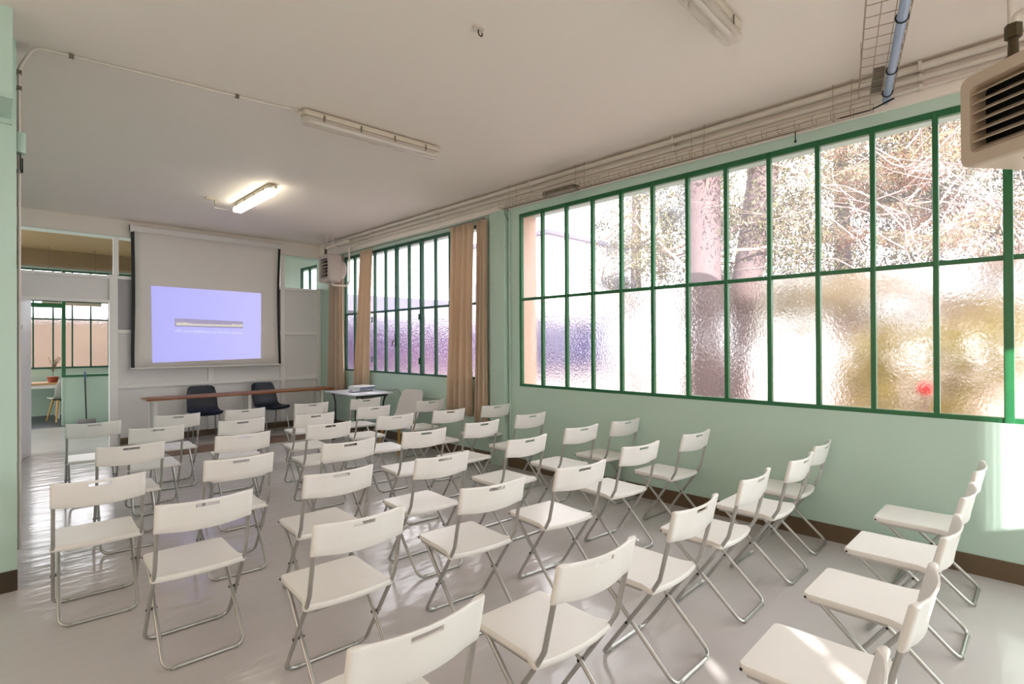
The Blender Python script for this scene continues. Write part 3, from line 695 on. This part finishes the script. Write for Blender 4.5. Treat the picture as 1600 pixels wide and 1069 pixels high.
MB().tube(arc_path([(0.02, 0.03, 0), (0.02, 0.02, -0.1), (0.03, 0.05, -0.12), (0.03, 0.06, -0.02)], 0.02), 0.004, 6).build('cable_loop', BLACK, t, smooth=True)
# vertical conduit next to the pilaster
t = thing('wall_conduit', 'thin vertical mint conduit between the pilaster and the big window', 'conduit')
MB().tube([(XR-0.012, 4.62, 0.15), (XR-0.012, 4.62, 3.1)], 0.010, 8).build('pipe', MINT2, t, smooth=True)
for z in (0.9, 1.5, 2.1, 2.7): MB().box(XR-0.024, 4.605, z, XR, 4.635, z+0.015).build('clip', MINT2, t)
MB().tube(arc_path([(XR-0.03, 4.62, 3.10), (XR-0.08, 4.64, 3.16), (XR-0.10, 4.60, 3.04), (XR-0.05, 4.60, 2.98)], 0.03), 0.004, 6).build('cable_end', BLACK, t, smooth=True)

# ------------------------------------------------------------------ ceiling lights
def strip_light(label, loc, rz, L, lit):
    t = thing('ceiling_light', label, 'lamp', loc, rz)          # origin at the ceiling, local x along the lamp
    MB().prism(rounded(L, 0.11, 0.03, 4), -0.055, -0.012).build('housing', LAMPB, t, bevel=0.006)
    for x in (-L*0.35, L*0.35): MB().box(x-0.02, -0.02, -0.012, x+0.02, 0.02, 0).build('mount', CLIP, t)
    dm = DIFF_ON if lit else DIFF_OFF
    MB().prism(rounded(L-0.01, 0.115, 0.03, 4), -0.115, -0.056).build('diffuser', dm, t, bevel=0.018, seg=3)
    if not lit:
        MB().tube([(-L/2+0.06, 0.0, -0.083), (L/2-0.06, 0.0, -0.083)], 0.015, 12).build('tube', TUBEW, t, smooth=True)
        for s in (-1, 1): MB().box(s*(L/2-0.06)-0.012, -0.02, -0.105, s*(L/2-0.06)+0.012, 0.02, -0.056).build('tube_holder', LAMPB, t)
    for i in range(4):
        x = -L/2+L*(i+0.5)/4
        for s in (-1, 1): MB().box(x-0.006, s*0.055-0.004, -0.085, x+0.006, s*0.055+0.008*s, -0.03).build('latch', CLIP, t)
    MB().tube([(-L/2-0.03, 0, -0.035), (-L/2+0.01, 0, -0.035)], 0.014, 8).build('gland', LAMPB, t, smooth=True)
    return t
DIFF_ON = mat('lit_diffuser', (1, 1, 1, 1), 0.4, emis=((1.0, 0.93, 0.74, 1), 8.0))
m = bpy.data.materials.new('clear_diffuser'); m.use_nodes = True; tt = m.node_tree
tt.nodes.remove(tt.nodes['Principled BSDF'])
a_ = tt.nodes.new('ShaderNodeBsdfTransparent'); b_ = tt.nodes.new('ShaderNodeBsdfPrincipled'); b_.inputs['Base Color'].default_value = srgb(225, 215, 205); b_.inputs['Roughness'].default_value = 0.15
x_ = tt.nodes.new('ShaderNodeMixShader'); x_.inputs[0].default_value = 0.45
tt.links.new(a_.outputs[0], x_.inputs[1]); tt.links.new(b_.outputs[0], x_.inputs[2]); tt.links.new(x_.outputs[0], tt.nodes['Material Output'].inputs[0])
DIFF_OFF = m
TUBEW = mat('white_tube', srgb(235, 232, 230), 0.3, noise=(10, 0.02))
strip_light('unlit clear strip light at the end of the ceiling conduit', (2.42, 4.16, ZC), -0.05, 1.28, False)
strip_light('lit fluorescent strip light glowing near the projector screen', (2.37, 7.02, ZC), PI/2, 1.28, True)
strip_light('unlit strip light at the top edge of the photo, nearest the camera', (2.52, 1.30, ZC), 0.03, 1.28, False)
t = thing('ceiling_hook', 'small metal hook plate on the ceiling over the chairs', 'hook', (2.08, 2.39, ZC))
MB().lathe([(0.035, -0.012), (0.035, 0)], 0, 0, 14).build('plate', PIPE, t); MB().tube(arc_path([(0, 0, -0.01), (0, 0, -0.04), (0.03, 0, -0.045), (0.03, 0, -0.02)], 0.012), 0.004, 6).build('hook', VALVE, t, smooth=True)
t = thing('ceiling_bracket', 'small metal bracket with a thin wire beside the lit strip light', 'bracket', (2.03, 7.55, ZC))
MB().box(-0.07, -0.02, -0.025, 0.05, 0.02, 0).build('plate', LAMPB, t, bevel=0.003); MB().box(0.04, -0.02, -0.07, 0.06, 0.02, 0).build('tab', LAMPB, t)
MB().tube(arc_path([(0.06, 0, -0.05), (0.09, 0.25, -0.06), (0.30, 0.35, -0.04)], 0.05), 0.004, 6).build('wire', PIPE, t, smooth=True)

# ------------------------------------------------------------------ unit heaters
def heater(label, loc, rz, W, H, D, m, n_sl, pipes):
    """local: front face at y=0 looking to -y, x across, z up from the bottom"""
    t = thing('unit_heater', label, 'heater', loc, rz)
    mt = Matrix(((1,0,0,0),(0,0,1,0),(0,1,0,H/2),(0,0,0,1)))
    # shell: back box and front ring of four rounded sides
    outer = rounded(W, H, 0.05, 6); inner = rounded(W-0.12, H-0.14, 0.03, 6); N = len(outer)
    g = MB()
    for y, ring in ((0.05, outer), (0.012, outer), (0.0, [(x*0.975, z*0.975) for x, z in outer]), (0.0, inner), (0.10, inner)):
        for x, z in ring: g.v.append((x, y, z+H/2))
    for k in range(4):
        for i in range(N):
            j = (i+1) % N; g.f.append((k*N+i, k*N+j, (k+1)*N+j, (k+1)*N+i))
    g.build('front_frame', m, t, smooth=True)
    g = MB()
    for y, ring in ((0.05, outer), (D, outer)):
        for x, z in ring: g.v.append((x*0.985 if y == D else x, y, z+H/2))
    for i in range(N): j = (i+1) % N; g.f.append((i, N+i, N+j, j))
    g.f.append(tuple(N+i for i in range(N))); g.build('casing', m, t, smooth=True)
    MB().box(-W/2+0.05, 0.10, 0.06, W/2-0.05, 0.11, H-0.06).build('coil', BLACK, t)
    for k in range(n_sl):
        z = 0.095+(H-0.19)*k/(n_sl-1)
        s = MB(); c_, s_ = math.cos(0.5), math.sin(0.5)
        for sg in (0, 0.004):
            s.v += [(-W/2+0.06, 0.012, z-0.018+sg), (W/2-0.06, 0.012, z-0.018+sg), (W/2-0.06, 0.072, z+0.022+sg), (-W/2+0.06, 0.072, z+0.022+sg)]
        s.f = [(0,1,2,3),(7,6,5,4),(0,4,5,1),(1,5,6,2),(2,6,7,3),(3,7,4,0)]
        s.build('slat', m, t)
    MB().lathe([(0.17, 0), (0.17, 0.08), (0.15, 0.12)], 0, 0, 24).build('fan_housing', m, t, smooth=True).matrix_local = Matrix.Translation((0, D, H/2)) @ Matrix.Rotation(-PI/2, 4, 'X')
    for s in (-1, 1): MB().tube([(s*W*0.3, D*0.5, H), (s*W*0.3, D*0.5, ZC-loc[2])], 0.009, 8).build('hanger_rod', PIPE, t)
    MB().tube([(W*0.12, D*0.4, -0.004), (W*0.12, D*0.4, 0.01)], 0.012, 8).tube([(-W*0.12, D*0.4, -0.004), (-W*0.12, D*0.4, 0.01)], 0.012, 8).build('bolt', VALVE, t)
    return t
# near heater: its front looks towards the screen end of the room, turned about 37 degrees off the wall
HZ = 2.455
az = math.radians(37)
# left front corner (3.87, .36); across direction to the near end
ax = Vector((-math.sin(az), -math.cos(az), 0)); W_, H_, D_ = 0.60, 0.50, 0.36
ctr = Vector((3.87, 0.36, HZ))+ax*W_/2
rz = math.atan2(ax.y, ax.x)
nh = heater('large beige unit heater with louvres hanging at the right edge of the photo', tuple(ctr), rz, W_, H_, D_, HEAT, 7, None)
v_ = MB().tube([(-W_*0.16, 0.10, H_-0.01), (-W_*0.16, 0.10, H_+0.03)], 0.042, 6).tube([(-W_*0.16, 0.10, H_+0.03), (-W_*0.16, 0.10, H_+0.16)], [0.024, 0.020], 10).tube([(-W_*0.16, 0.10, H_+0.13), (-W_*0.16, 0.10, H_+0.20)], 0.036, 6)
tag(v_.build('valve', VALVE, nh, smooth=False), 'dark bronze valve')
MB().box(-W_*0.42, 0.06, H_-0.004, -W_*0.10, 0.11, H_+0.008).build('bracket', VALVE, nh)
MB().tube(arc_path([(-W_*0.16, 0.10, H_+0.20), (-W_*0.16, 0.12, H_+0.26), (0.1, 0.25, H_+0.28), (0.1, 0.5, H_+0.30)], 0.05), 0.016, 10).build('supply_pipe', PIPE, nh, smooth=True)
MB().tube(arc_path([(0.20, 0.2, 0.0), (0.20, 0.2, -0.07), (0.04, 0.25, -0.10)], 0.03), 0.008, 8).tube([(0.03, 0.25, -0.13), (0.03, 0.25, -0.07)], 0.012, 8).build('drain_cock', mat('rusty_red', srgb(140, 70, 50), 0.6, noise=(30, 0.3)), nh)
fh = heater('small far unit heater over the partition corner, above the narrow curtain', (4.04, 8.65, 2.55), -PI/2, 0.40, 0.47, 0.22, HEATF, 6, None)
MB().tube([(-0.05, 0.06, 0.47), (-0.05, 0.06, 0.60)], [0.025, 0.018], 8).build('valve', VALVE, fh)
MB().tube(arc_path([(-0.05, 0.06, 0.58), (0.05, 0.18, 0.66), (0.25, 0.34, 0.72)], 0.05), 0.022, 8).build('supply_pipe', PIPE, fh, smooth=True)
MB().tube(arc_path([(0.10, 0.10, 0.0), (0.10, 0.10, -0.05), (0.12, 0.36, -0.05), (0.20, 0.36, 0.02), (0.20, 0.36, 0.62), (0.5, 0.40, 0.66)], 0.05), 0.016, 8).build('return_pipe', PIPE, fh, smooth=True)

# ------------------------------------------------------------------ folding chairs
def bake(o):
    dg = bpy.context.evaluated_depsgraph_get(); ev = o.evaluated_get(dg)
    me = bpy.data.meshes.new_from_object(ev); me.name = o.name
    o.modifiers.clear(); o.data = me
    for p in me.polygons: p.use_smooth = True
    try: me.set_sharp_from_angle(angle=0.8)
    except Exception: pass
W = 0.415; ZTOP = 0.775
def back_y(z):                       # centre line of the long tube, side view
    pts = [(0.775, -0.018), (0.64, 0.013), (0.46, 0.058), (0.40, 0.094), (0.0, 0.37)]
    for (z1, y1), (z0, y0) in zip(pts, pts[1:]):
        if z >= z0: return y0+(y1-y0)*(z-z0)/(z1-z0)
    return 0.37
def make_chair():
    t = empty('folding_chair')
    # backrest: curved plate with a slot, ends wrapped round the tubes
    xs = [-0.2075, -0.2035, -0.193, -0.183, -0.15, -0.10, -0.05, 0, 0.05, 0.10, 0.15, 0.183, 0.193, 0.2035, 0.2075]
    zs = [0.638, 0.643, 0.67, 0.70, 0.737, 0.755, 0.771, 0.775]
    def col(x):                      # bow of the plate and thickness
        bow = -0.030*(1-(x/0.185)**2) if abs(x) < 0.185 else 0
        th = 0.0045 if abs(x) < 0.17 else (0.0135 if abs(x) < 0.2 else 0.010)
        if abs(x) > 0.207: th = 0.004
        return bow, th
    g = MB(); nx, nz = len(xs), len(zs)
    for side in (-1, 1):
        for z in zs:
            for x in xs:
                bow, th = col(x)
                if z in (zs[0], zs[-1]): th *= 0.55
                sag = -0.006*(1-(x/0.2075)**2) if z > 0.76 else (-0.012*(1-(x/0.2075)**2) if z < 0.65 else 0)
                g.v.append((x, back_y(z)+bow+side*th, z+sag))
    N = nx*nz
    hole = lambda i, j: zs[j] == 0.737 and 6 <= i <= 7
    hole = lambda i, j: zs[j] == 0.737 and xs[i] >= -0.051 and xs[i+1] <= 0.051
    for j in range(nz-1):
        for i in range(nx-1):
            a = j*nx+i; b = a+1; c = a+nx+1; d = a+nx
            if hole(i, j):
                for p, q, n_ in ((a, b, (i, j-1)), (b, c, (i+1, j)), (c, d, (i, j+1)), (d, a, (i-1, j))):
                    if not hole(*n_): g.f.append((q, p, N+p, N+q))
                continue
            g.f.append((a, b, c, d)); g.f.append((N+d, N+c, N+b, N+a))
    for i in range(nx-1):
        g.f.append((i, N+i, N+i+1, i+1)); a = (nz-1)*nx+i; g.f.append((a, a+1, N+a+1, N+a))
    for j in range(nz-1):
        a = j*nx; g.f.append((a, a+nx, N+a+nx, N+a)); a += nx-1; g.f.append((a, N+a, N+a+nx, a+nx))
    o = g.build('backrest', PLASTIC, t, smooth=True)
    # seat: rounded-trapezium plate, wider at the rear ears, with a turned-down rim
    outline = [(-0.170, 0.470), (-0.183, 0.462), (-0.187, 0.445), (-0.188, 0.25), (-0.190, 0.15), (-0.204, 0.118), (-0.209, 0.10), (-0.203, 0.088), (-0.17, 0.080), (-0.09, 0.066), (0, 0.061)]
    full = outline+[(-x, y) for x, y in outline[::-1][1:]]
    def ring(off, z, bulge=0):
        c = Vector((0, 0.27)); out = []
        for x, y in full:
            d = Vector((x, y))-c; l = d.length
            p = c+d*((l-off)/l); out.append((p.x, p.y, z+bulge))
        return out
    g = MB()
    rings = [ring(0.012, 0.386), ring(0.006, 0.384), ring(0, 0.392), ring(0, 0.404), ring(0.005, 0.411), ring(0.03, 0.412), ring(0.12, 0.409)]
    for r_ in rings: g.v += r_
    n = len(full)
    for k in range(len(rings)-1):
        for i in range(n): j = (i+1) % n; g.f.append((k*n+i, k*n+j, (k+1)*n+j, (k+1)*n+i)[::-1])
    g.v.append((0, 0.27, 0.408)); c = len(g.v)-1
    for i in range(n): j = (i+1) % n; g.f.append(((len(rings)-1)*n+j, (len(rings)-1)*n+i, c)[::-1][::-1])
    g.v.append((0, 0.27, 0.396)); c = len(g.v)-1
    for i in range(n): j = (i+1) % n; g.f.append((i, j, c))
    o = g.build('seat', PLASTIC, t, smooth=True)
    bmm = bmesh.new(); bmm.from_mesh(o.data); bmesh.ops.recalc_face_normals(bmm, faces=bmm.faces); bmm.to_mesh(o.data); bmm.free()
    # long frame: backrest posts down to the front feet
    r = 0.0098; xo_ = W/2-r-0.003
    def side(s): return [(s*xo_, back_y(z), z) for z in (0.735, 0.64, 0.54, 0.46, 0.435, 0.40)]
    L = side(-1)+[(-xo_, 0.37, r)]; Rr = side(1)+[(xo_, 0.37, r)]
    MB().tube(arc_path(L+Rr[::-1], 0.055, 6), r, 10).build('long_frame', STEEL, t, smooth=True)
    # short frame: front of the seat down to the rear feet
    xi = xo_-0.0235
    MB().tube(arc_path([(-xi, 0.405, 0.386), (-xi, 0.0, r), (xi, 0.0, r), (xi, 0.405, 0.386)], 0.055, 6), r, 10).build('short_frame', STEEL, t, smooth=True)
    for s in (-1, 1): MB().box(s*xi-0.008, 0.16, 0.372, s*xi+0.008, 0.44, 0.388).build('seat_rail', STEEL, t)
    MB().tube([(-xi, 0.12, 0.384), (xi, 0.12, 0.384)], 0.006, 6).build('seat_stretcher', STEEL, t)
    for s in (-1, 1):
        MB().tube([(s*(xi-0.012), 0.226, 0.2155), (s*(xo_+0.012), 0.226, 0.2155)], 0.0065, 8).build('pivot_bolt', BLACK, t)
        for y in (0.0, 0.37): MB().tube([(s*0.12, y, r-0.0005), (s*0.14, y, r-0.0005)], r+0.0018, 8).build('foot_cap', CLEARCAP, t)
        MB().box(s*0.1865-0.003, 0.452, 0.392, s*0.1865+0.003, 0.460, 0.400).build('end_plug', BLACK, t)
    return t
proto = make_chair()
rows = [[(0.702, 6.339, -0.04), (1.4, 6.42, -0.05), (2.065, 6.413, -0.084), (2.84, 6.436, -0.08), (3.575, 6.433, -0.114)],
 [(1.06, 5.58, -0.06), (1.748, 5.528, -0.072), (2.431, 5.435, -0.082), (3.195, 5.563, -0.077), (4.05, 5.631, -0.065)],
 [(0.738, 4.732, -0.046), (1.476, 4.639, -0.05), (2.231, 4.685, -0.068), (2.958, 4.722, -0.083), (3.615, 4.68, -0.087), (4.28, 4.64, -0.084)],
 [(0.431, 3.666, -0.061), (1.159, 3.712, -0.059), (1.924, 3.716, -0.067), (2.615, 3.723, -0.11), (3.278, 3.746, -0.009), (3.989, 3.796, -0.053)],
 [(0.736, 2.843, -0.031), (1.442, 2.904, -0.051), (2.113, 2.812, -0.063), (2.969, 2.867, -0.042), (3.687, 2.898, -0.077), (4.28, 2.84, -0.062)],
 [(1.128, 2.077, -0.064), (1.877, 2.062, -0.11), (2.531, 1.997, -0.119), (3.33, 2.087, -0.102), (4.086, 2.045, -0.055)],
 [(0.81, 1.18, -0.041), (1.518, 1.132, -0.058), (2.283, 1.151, 0.002), (3.005, 1.164, 0.024), (3.667, 1.135, -0.001), (4.27, 1.18, 0.036)],
 [(1.31, 0.3, 0.0), (2.0, 0.29, 0.02), (2.7, 0.3, 0.0), (3.4, 0.31, 0.0), (4.1, 0.32, 0.0)]]
ORD = ['first', 'second', 'third', 'fourth', 'fifth', 'sixth', 'seventh', 'eighth']
RN = ['front row by the long table', 'second row from the long table', 'third row from the long table', 'fourth row from the long table', 'fifth row from the long table', 'third-last row', 'second-last row', 'last row']
special = {(6, 1): 'white folding chair, second from the left in the second-last row',
           (7, 0): 'white folding chair whose backrest tip shows at the bottom edge, in the last row',
           (7, 1): 'white folding chair with bright sun slivers on its seat, in the last row',
           (7, 2): 'white folding chair with one sunny spot on its backrest, in the last row',
           (7, 4): 'white folding chair at the window wall end of the last row',
           (6, 0): 'white folding chair at the left end of the second-last row',
           (4, 0): 'white folding chair at the left end of the fifth row from the long table'}
kids = list(proto.children)
first = True
for ri, row in enumerate(rows):
    for ci, (x, y, a) in enumerate(row):
        if first: o = proto; first = False
        else:
            o = proto.copy(); C.objects.link(o)
            for ch in kids:
                c = ch.copy(); C.objects.link(c); c.parent = o
        o.location = (x, y, 0); o.rotation_euler = (0, 0, a)
        pos = 'left end' if ci == 0 else ('window end' if ci == len(row)-1 else ORD[ci]+' from the left')
        if 'from' in pos: lab = 'white folding chair, %s in the %s' % (pos, RN[ri])
        else: lab = 'white folding chair at the %s of the %s' % (pos, RN[ri])
        lab = special.get((ri, ci), lab)
        tag(o, lab, 'chair', 'white folding chairs in rows')

# ------------------------------------------------------------------ outside
struct('ground_outside', MB().box(xo, -30, -0.25, 60, 50, -0.1).box(-40, -30, -0.25, 4.0, -4.3, -0.1).box(-40, -4.3, -0.25, -4.1, 50, -0.1).box(-4.1, 15.5, -0.25, xo, 50, -0.1), CONCR)
def leaves(name, m, centres, n_per, size, parent, seed, stretch=(1, 1, 1), thin=0.35):
    rg = np.random.default_rng(seed); V = []; 
    cs = np.array([c[:3] for c in centres]); rs = np.array([c[3] for c in centres])
    idx = np.repeat(np.arange(len(cs)), n_per)
    N = len(idx); d = rg.normal(size=(N, 3)); d /= np.linalg.norm(d, axis=1)[:, None]
    rad = rg.random(N)**0.5
    p = cs[idx]+d*(rs[idx]*rad)[:, None]*np.array(stretch)
    a = rg.normal(size=(N, 3)); a /= np.linalg.norm(a, axis=1)[:, None]
    a[:, 2] -= 0.3
    b = np.cross(a, rg.normal(size=(N, 3))); b /= np.linalg.norm(b, axis=1)[:, None]
    s = size*(0.5+rg.random(N))[:, None]
    v = np.stack([p, p+a*s*0.5+b*s*thin*0.5, p+a*s, p+a*s*0.5-b*s*thin*0.5], 1).reshape(-1, 3)
    me = bpy.data.meshes.new(name)
    me.vertices.add(len(v)); me.vertices.foreach_set('co', v.ravel())
    me.loops.add(N*4); me.loops.foreach_set('vertex_index', np.arange(N*4, dtype=np.int32))
    me.polygons.add(N); me.polygons.foreach_set('loop_start', np.arange(0, N*4, 4, dtype=np.int32)); me.polygons.foreach_set('loop_total', np.full(N, 4, dtype=np.int32))
    me.update(); me.validate(); me.materials.append(m)
    o = bpy.data.objects.new(name, me); C.objects.link(o)
    if parent: o.parent = parent
    o['kind'] = 'stuff'
    return o
def branches(t, base, n, length, r0, m, seed, up_bias=0.2, zlo=0, zhi=1, name='branch', dirx=(-1, 1), diry=(-1, 1)):
    rr = random.Random(seed); ends = []
    for k in range(n):
        z = rr.uniform(zlo, zhi); p = Vector((base[0], base[1], z))
        d = Vector((rr.uniform(*dirx), rr.uniform(*diry), rr.uniform(-0.2, 0.5)+up_bias)).normalized()
        pts = [p]; q = p
        for j in range(8):
            d = (d+Vector((rr.uniform(-.55, .55), rr.uniform(-.55, .55), rr.uniform(-.55, .5)))).normalized()
            q = q+d*length/8; pts.append(q)
        MB().tube(pts, [r0*(1-0.85*i/8) for i in range(9)], 6).build(name, m, t, smooth=True)
        for j in (3, 5, 6):
            e_ = (d+Vector((rr.uniform(-1, 1), rr.uniform(-1, 1), rr.uniform(-.8, .6)))).normalized()
            tp = [pts[j]]; 
            for i in range(4): e_ = (e_+Vector((rr.uniform(-.4, .4), rr.uniform(-.4, .4), rr.uniform(-.4, .3)))).normalized(); tp.append(tp[-1]+e_*length*0.09)
            MB().tube(tp, [r0*0.4*(1-0.2*i) for i in range(5)], 5).build('twig', m, t)
            ends.append(tp[-1])
        ends += pts[3:]
    return ends
# big tree with two trunks
tA = thing('large_tree', 'big tree with two thick pinkish trunks close outside the big window', 'tree')
def trunk(pts, rs, name='trunk'):
    # slightly irregular
    pp = arc_path(pts, 0.6, 4); n = len(pp); rr = [rs[0]+(rs[1]-rs[0])*i/(n-1) for i in range(n)]
    MB().tube(pp, rr, 18).build(name, BARK, tA, smooth=True)
trunk([(7.5, 3.62, -0.15), (7.5, 3.60, 2.0), (7.52, 3.62, 7)], (0.275, 0.24))
trunk([(8.15, 3.45, -0.1), (8.12, 3.30, 1.9), (8.3, 3.05, 4.0), (8.4, 2.9, 7)], (0.20, 0.22))
ends = branches(tA, (7.55, 3.5), 10, 2.4, 0.028, TWIG, 3, zlo=2.2, zhi=4.5)
leaves('foliage', LEAF_MID, [(e[0], e[1], e[2], 0.55) for e in ends if e[2] > 2.1], 260, 0.055, tA, 5)
# grey-green conifer left of the trunks
tB = thing('grey_green_tree', 'hazy grey-green conifer left of the thick trunks outside', 'tree')
MB().tube([(11.5, 7.3, -0.1), (11.45, 7.25, 3), (11.5, 7.2, 9)], [0.16, 0.13, 0.06], 12).build('trunk', BARK, tB, smooth=True)
rb = random.Random(11); cs = []
for k in range(75):
    z = rb.uniform(2.1, 7); w_ = 1.5*(1-z/11)
    cs.append((11.5+rb.uniform(-1, 1)*w_*1.2, 7.1+rb.uniform(-1.5, 0.9)*w_*1.2, z, rb.uniform(0.25, 0.55)))
leaves('foliage', LEAF_GREY, cs, 1100, 0.055, tB, 8, stretch=(1, 1, 0.8), thin=0.25)
branches(tB, (11.5, 7.2), 8, 2.2, 0.04, TWIG, 12, zlo=2, zhi=5)
# right hand sprawling cypress with pale twigs
tC = thing('sprawling_cypress', 'sunlit yellow-green cypress with tangled pale twigs filling the window on the right', 'tree')
MB().tube([(11.2, -0.9, -0.1), (11.2, -0.8, 1.5), (11.4, -1.0, 4), (11.3, -1.0, 7)], [0.18, 0.15, 0.12, 0.06], 12).build('trunk', BARK, tC, smooth=True)
rb = random.Random(21)
branches(tC, (8.3, 1.3), 26, 2.6, 0.013, TWIG, 31, zlo=1.7, zhi=4.2, diry=(-1, 1), dirx=(-.5, .3))
branches(tC, (8.0, 0.2), 20, 2.2, 0.010, TWIG, 33, zlo=1.7, zhi=3.8, diry=(-1, 1), dirx=(-.5, .3), up_bias=0.5)
def blobs(n, x0, x1, r0, r1, y0=-2.2, y1=3.1, z0=1.5, z1=6.0): return [(rb.uniform(x0, x1), rb.uniform(y0, y1), rb.uniform(z0, z1), rb.uniform(r0, r1)) for _ in range(n)]
leaves('foliage', LEAF_YEL, blobs(95, 8.2, 10.5, 0.2, 0.5), 850, 0.048, tC, 22, stretch=(1.2, 1.4, 0.5))
leaves('foliage', LEAF_BROWN, blobs(42, 8.4, 10.5, 0.18, 0.4), 420, 0.05, tC, 24, stretch=(1, 1.3, 0.7), thin=0.25)
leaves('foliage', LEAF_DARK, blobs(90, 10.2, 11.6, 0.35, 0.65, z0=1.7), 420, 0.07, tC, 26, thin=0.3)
# second layer of darker foliage behind
tD = thing('shaded_tree', 'shaded mid-green tree standing behind the cypress outside', 'tree')
MB().tube([(13.5, 3.2, -0.1), (13.4, 3.3, 8)], [0.22, 0.1], 12).build('trunk', BARK, tD, smooth=True)
cs = [(rb.uniform(12, 15), rb.uniform(0.3, 7.0), rb.uniform(1.6, 7.5), rb.uniform(0.3, 0.7)) for k in range(150)]
leaves('foliage', LEAF_MID, cs, 800, 0.065, tD, 23)
# yellow hedges seen blurred through the hammered panes
for k, (x, y, L_, h_, lab) in enumerate(((7.2, 0.9, 1.5, 1.75, 'yellow-green bush outside, blurred behind the hammered panes'),)):
    t = thing('bush', lab, 'bush', (x, y, -0.1))
    for a in range(5): MB().tube([(0, 0, 0), (R.uniform(-.3, .3), R.uniform(-.6, .6), h_*0.8)], [0.02, 0.006], 6).build('stem', TWIG, t)
    leaves('foliage', LEAF_HEDGE, [(R.uniform(-.35, .35), R.uniform(-L_/2, L_/2), R.uniform(0.55, h_), 0.32) for _ in range(38)], 200, 0.07, t, 40+k)
t = thing('flower_pot', 'single bright red bloom glowing through the lower hammered pane', 'flower', (5.35, 0.72, -0.1))
MB().lathe([(0.09, 0), (0.13, 0.22), (0.14, 0.22), (0.14, 0.26)], 0, 0, 14).build('pot', POT, t, smooth=True)
MB().tube([(0, 0, 0.2), (0, 0, 1.18)], 0.012, 6).build('stem', TWIG, t)
MB().lathe([(0.01, 1.17), (0.045, 1.19), (0.055, 1.22), (0.035, 1.26), (0.01, 1.27)], 0, 0, 12).build('bloom', REDF, t, smooth=True)
# neighbouring buildings, then an added sun blocker
t = thing('neighbour_house', 'pale house faint behind the left panes of the big window', 'house', (27, 24, -0.1))
MB().box(0, 0, 0, 9, 9, 9).build('wall', mat('white_render', srgb(236, 226, 222), 0.8, noise=(2, 0.05)), t)
MB().prism([(-0.4, -0.4), (9.4, -0.4), (9.4, 9.4), (-0.4, 9.4)], 9, 9.25).build('roof', EXT2, t)
for i in range(3):
    for z in (1.2, 4.6): MB().box(-0.04, 1+i*2.8, z, 0.02, 2+i*2.8, z+1.6).build('shutter', EXT2, t)
t = thing('shed', 'low violet-grey shed with a flat lavender roof outside the far window', 'shed', (6.2, 17, -0.1))
MB().box(0, 0, 0, 19, 4, 2.75).build('wall', EXT3, t)
MB().box(-0.2, -0.25, 2.75, 19.2, 4.2, 3.3).build('roof', EXT2, t)
for x in (1.2, 5.6): MB().box(x, -0.05, 0, x+1.0, 0, 2.2).build('red_door', EXT4, t)
t = thing('garden_wall', 'tan rendered garden wall behind the back room window', 'wall', (-4, 18, -0.1))
MB().box(0, 0, 0, 9, 0.3, 2.3).build('wall_body', mat('tan_render', srgb(172, 148, 132), 0.85, noise=(0.6, 0.5)), t)
MB().box(0, -0.05, 2.3, 9, 0.35, 2.4).build('coping', EXT2, t)
struct('wall_sun_blocker', MB().box(-13, -12.7, -0.1, -9, 8, 6.5), EXT)  # unseen block added to keep low sun out of the left openings
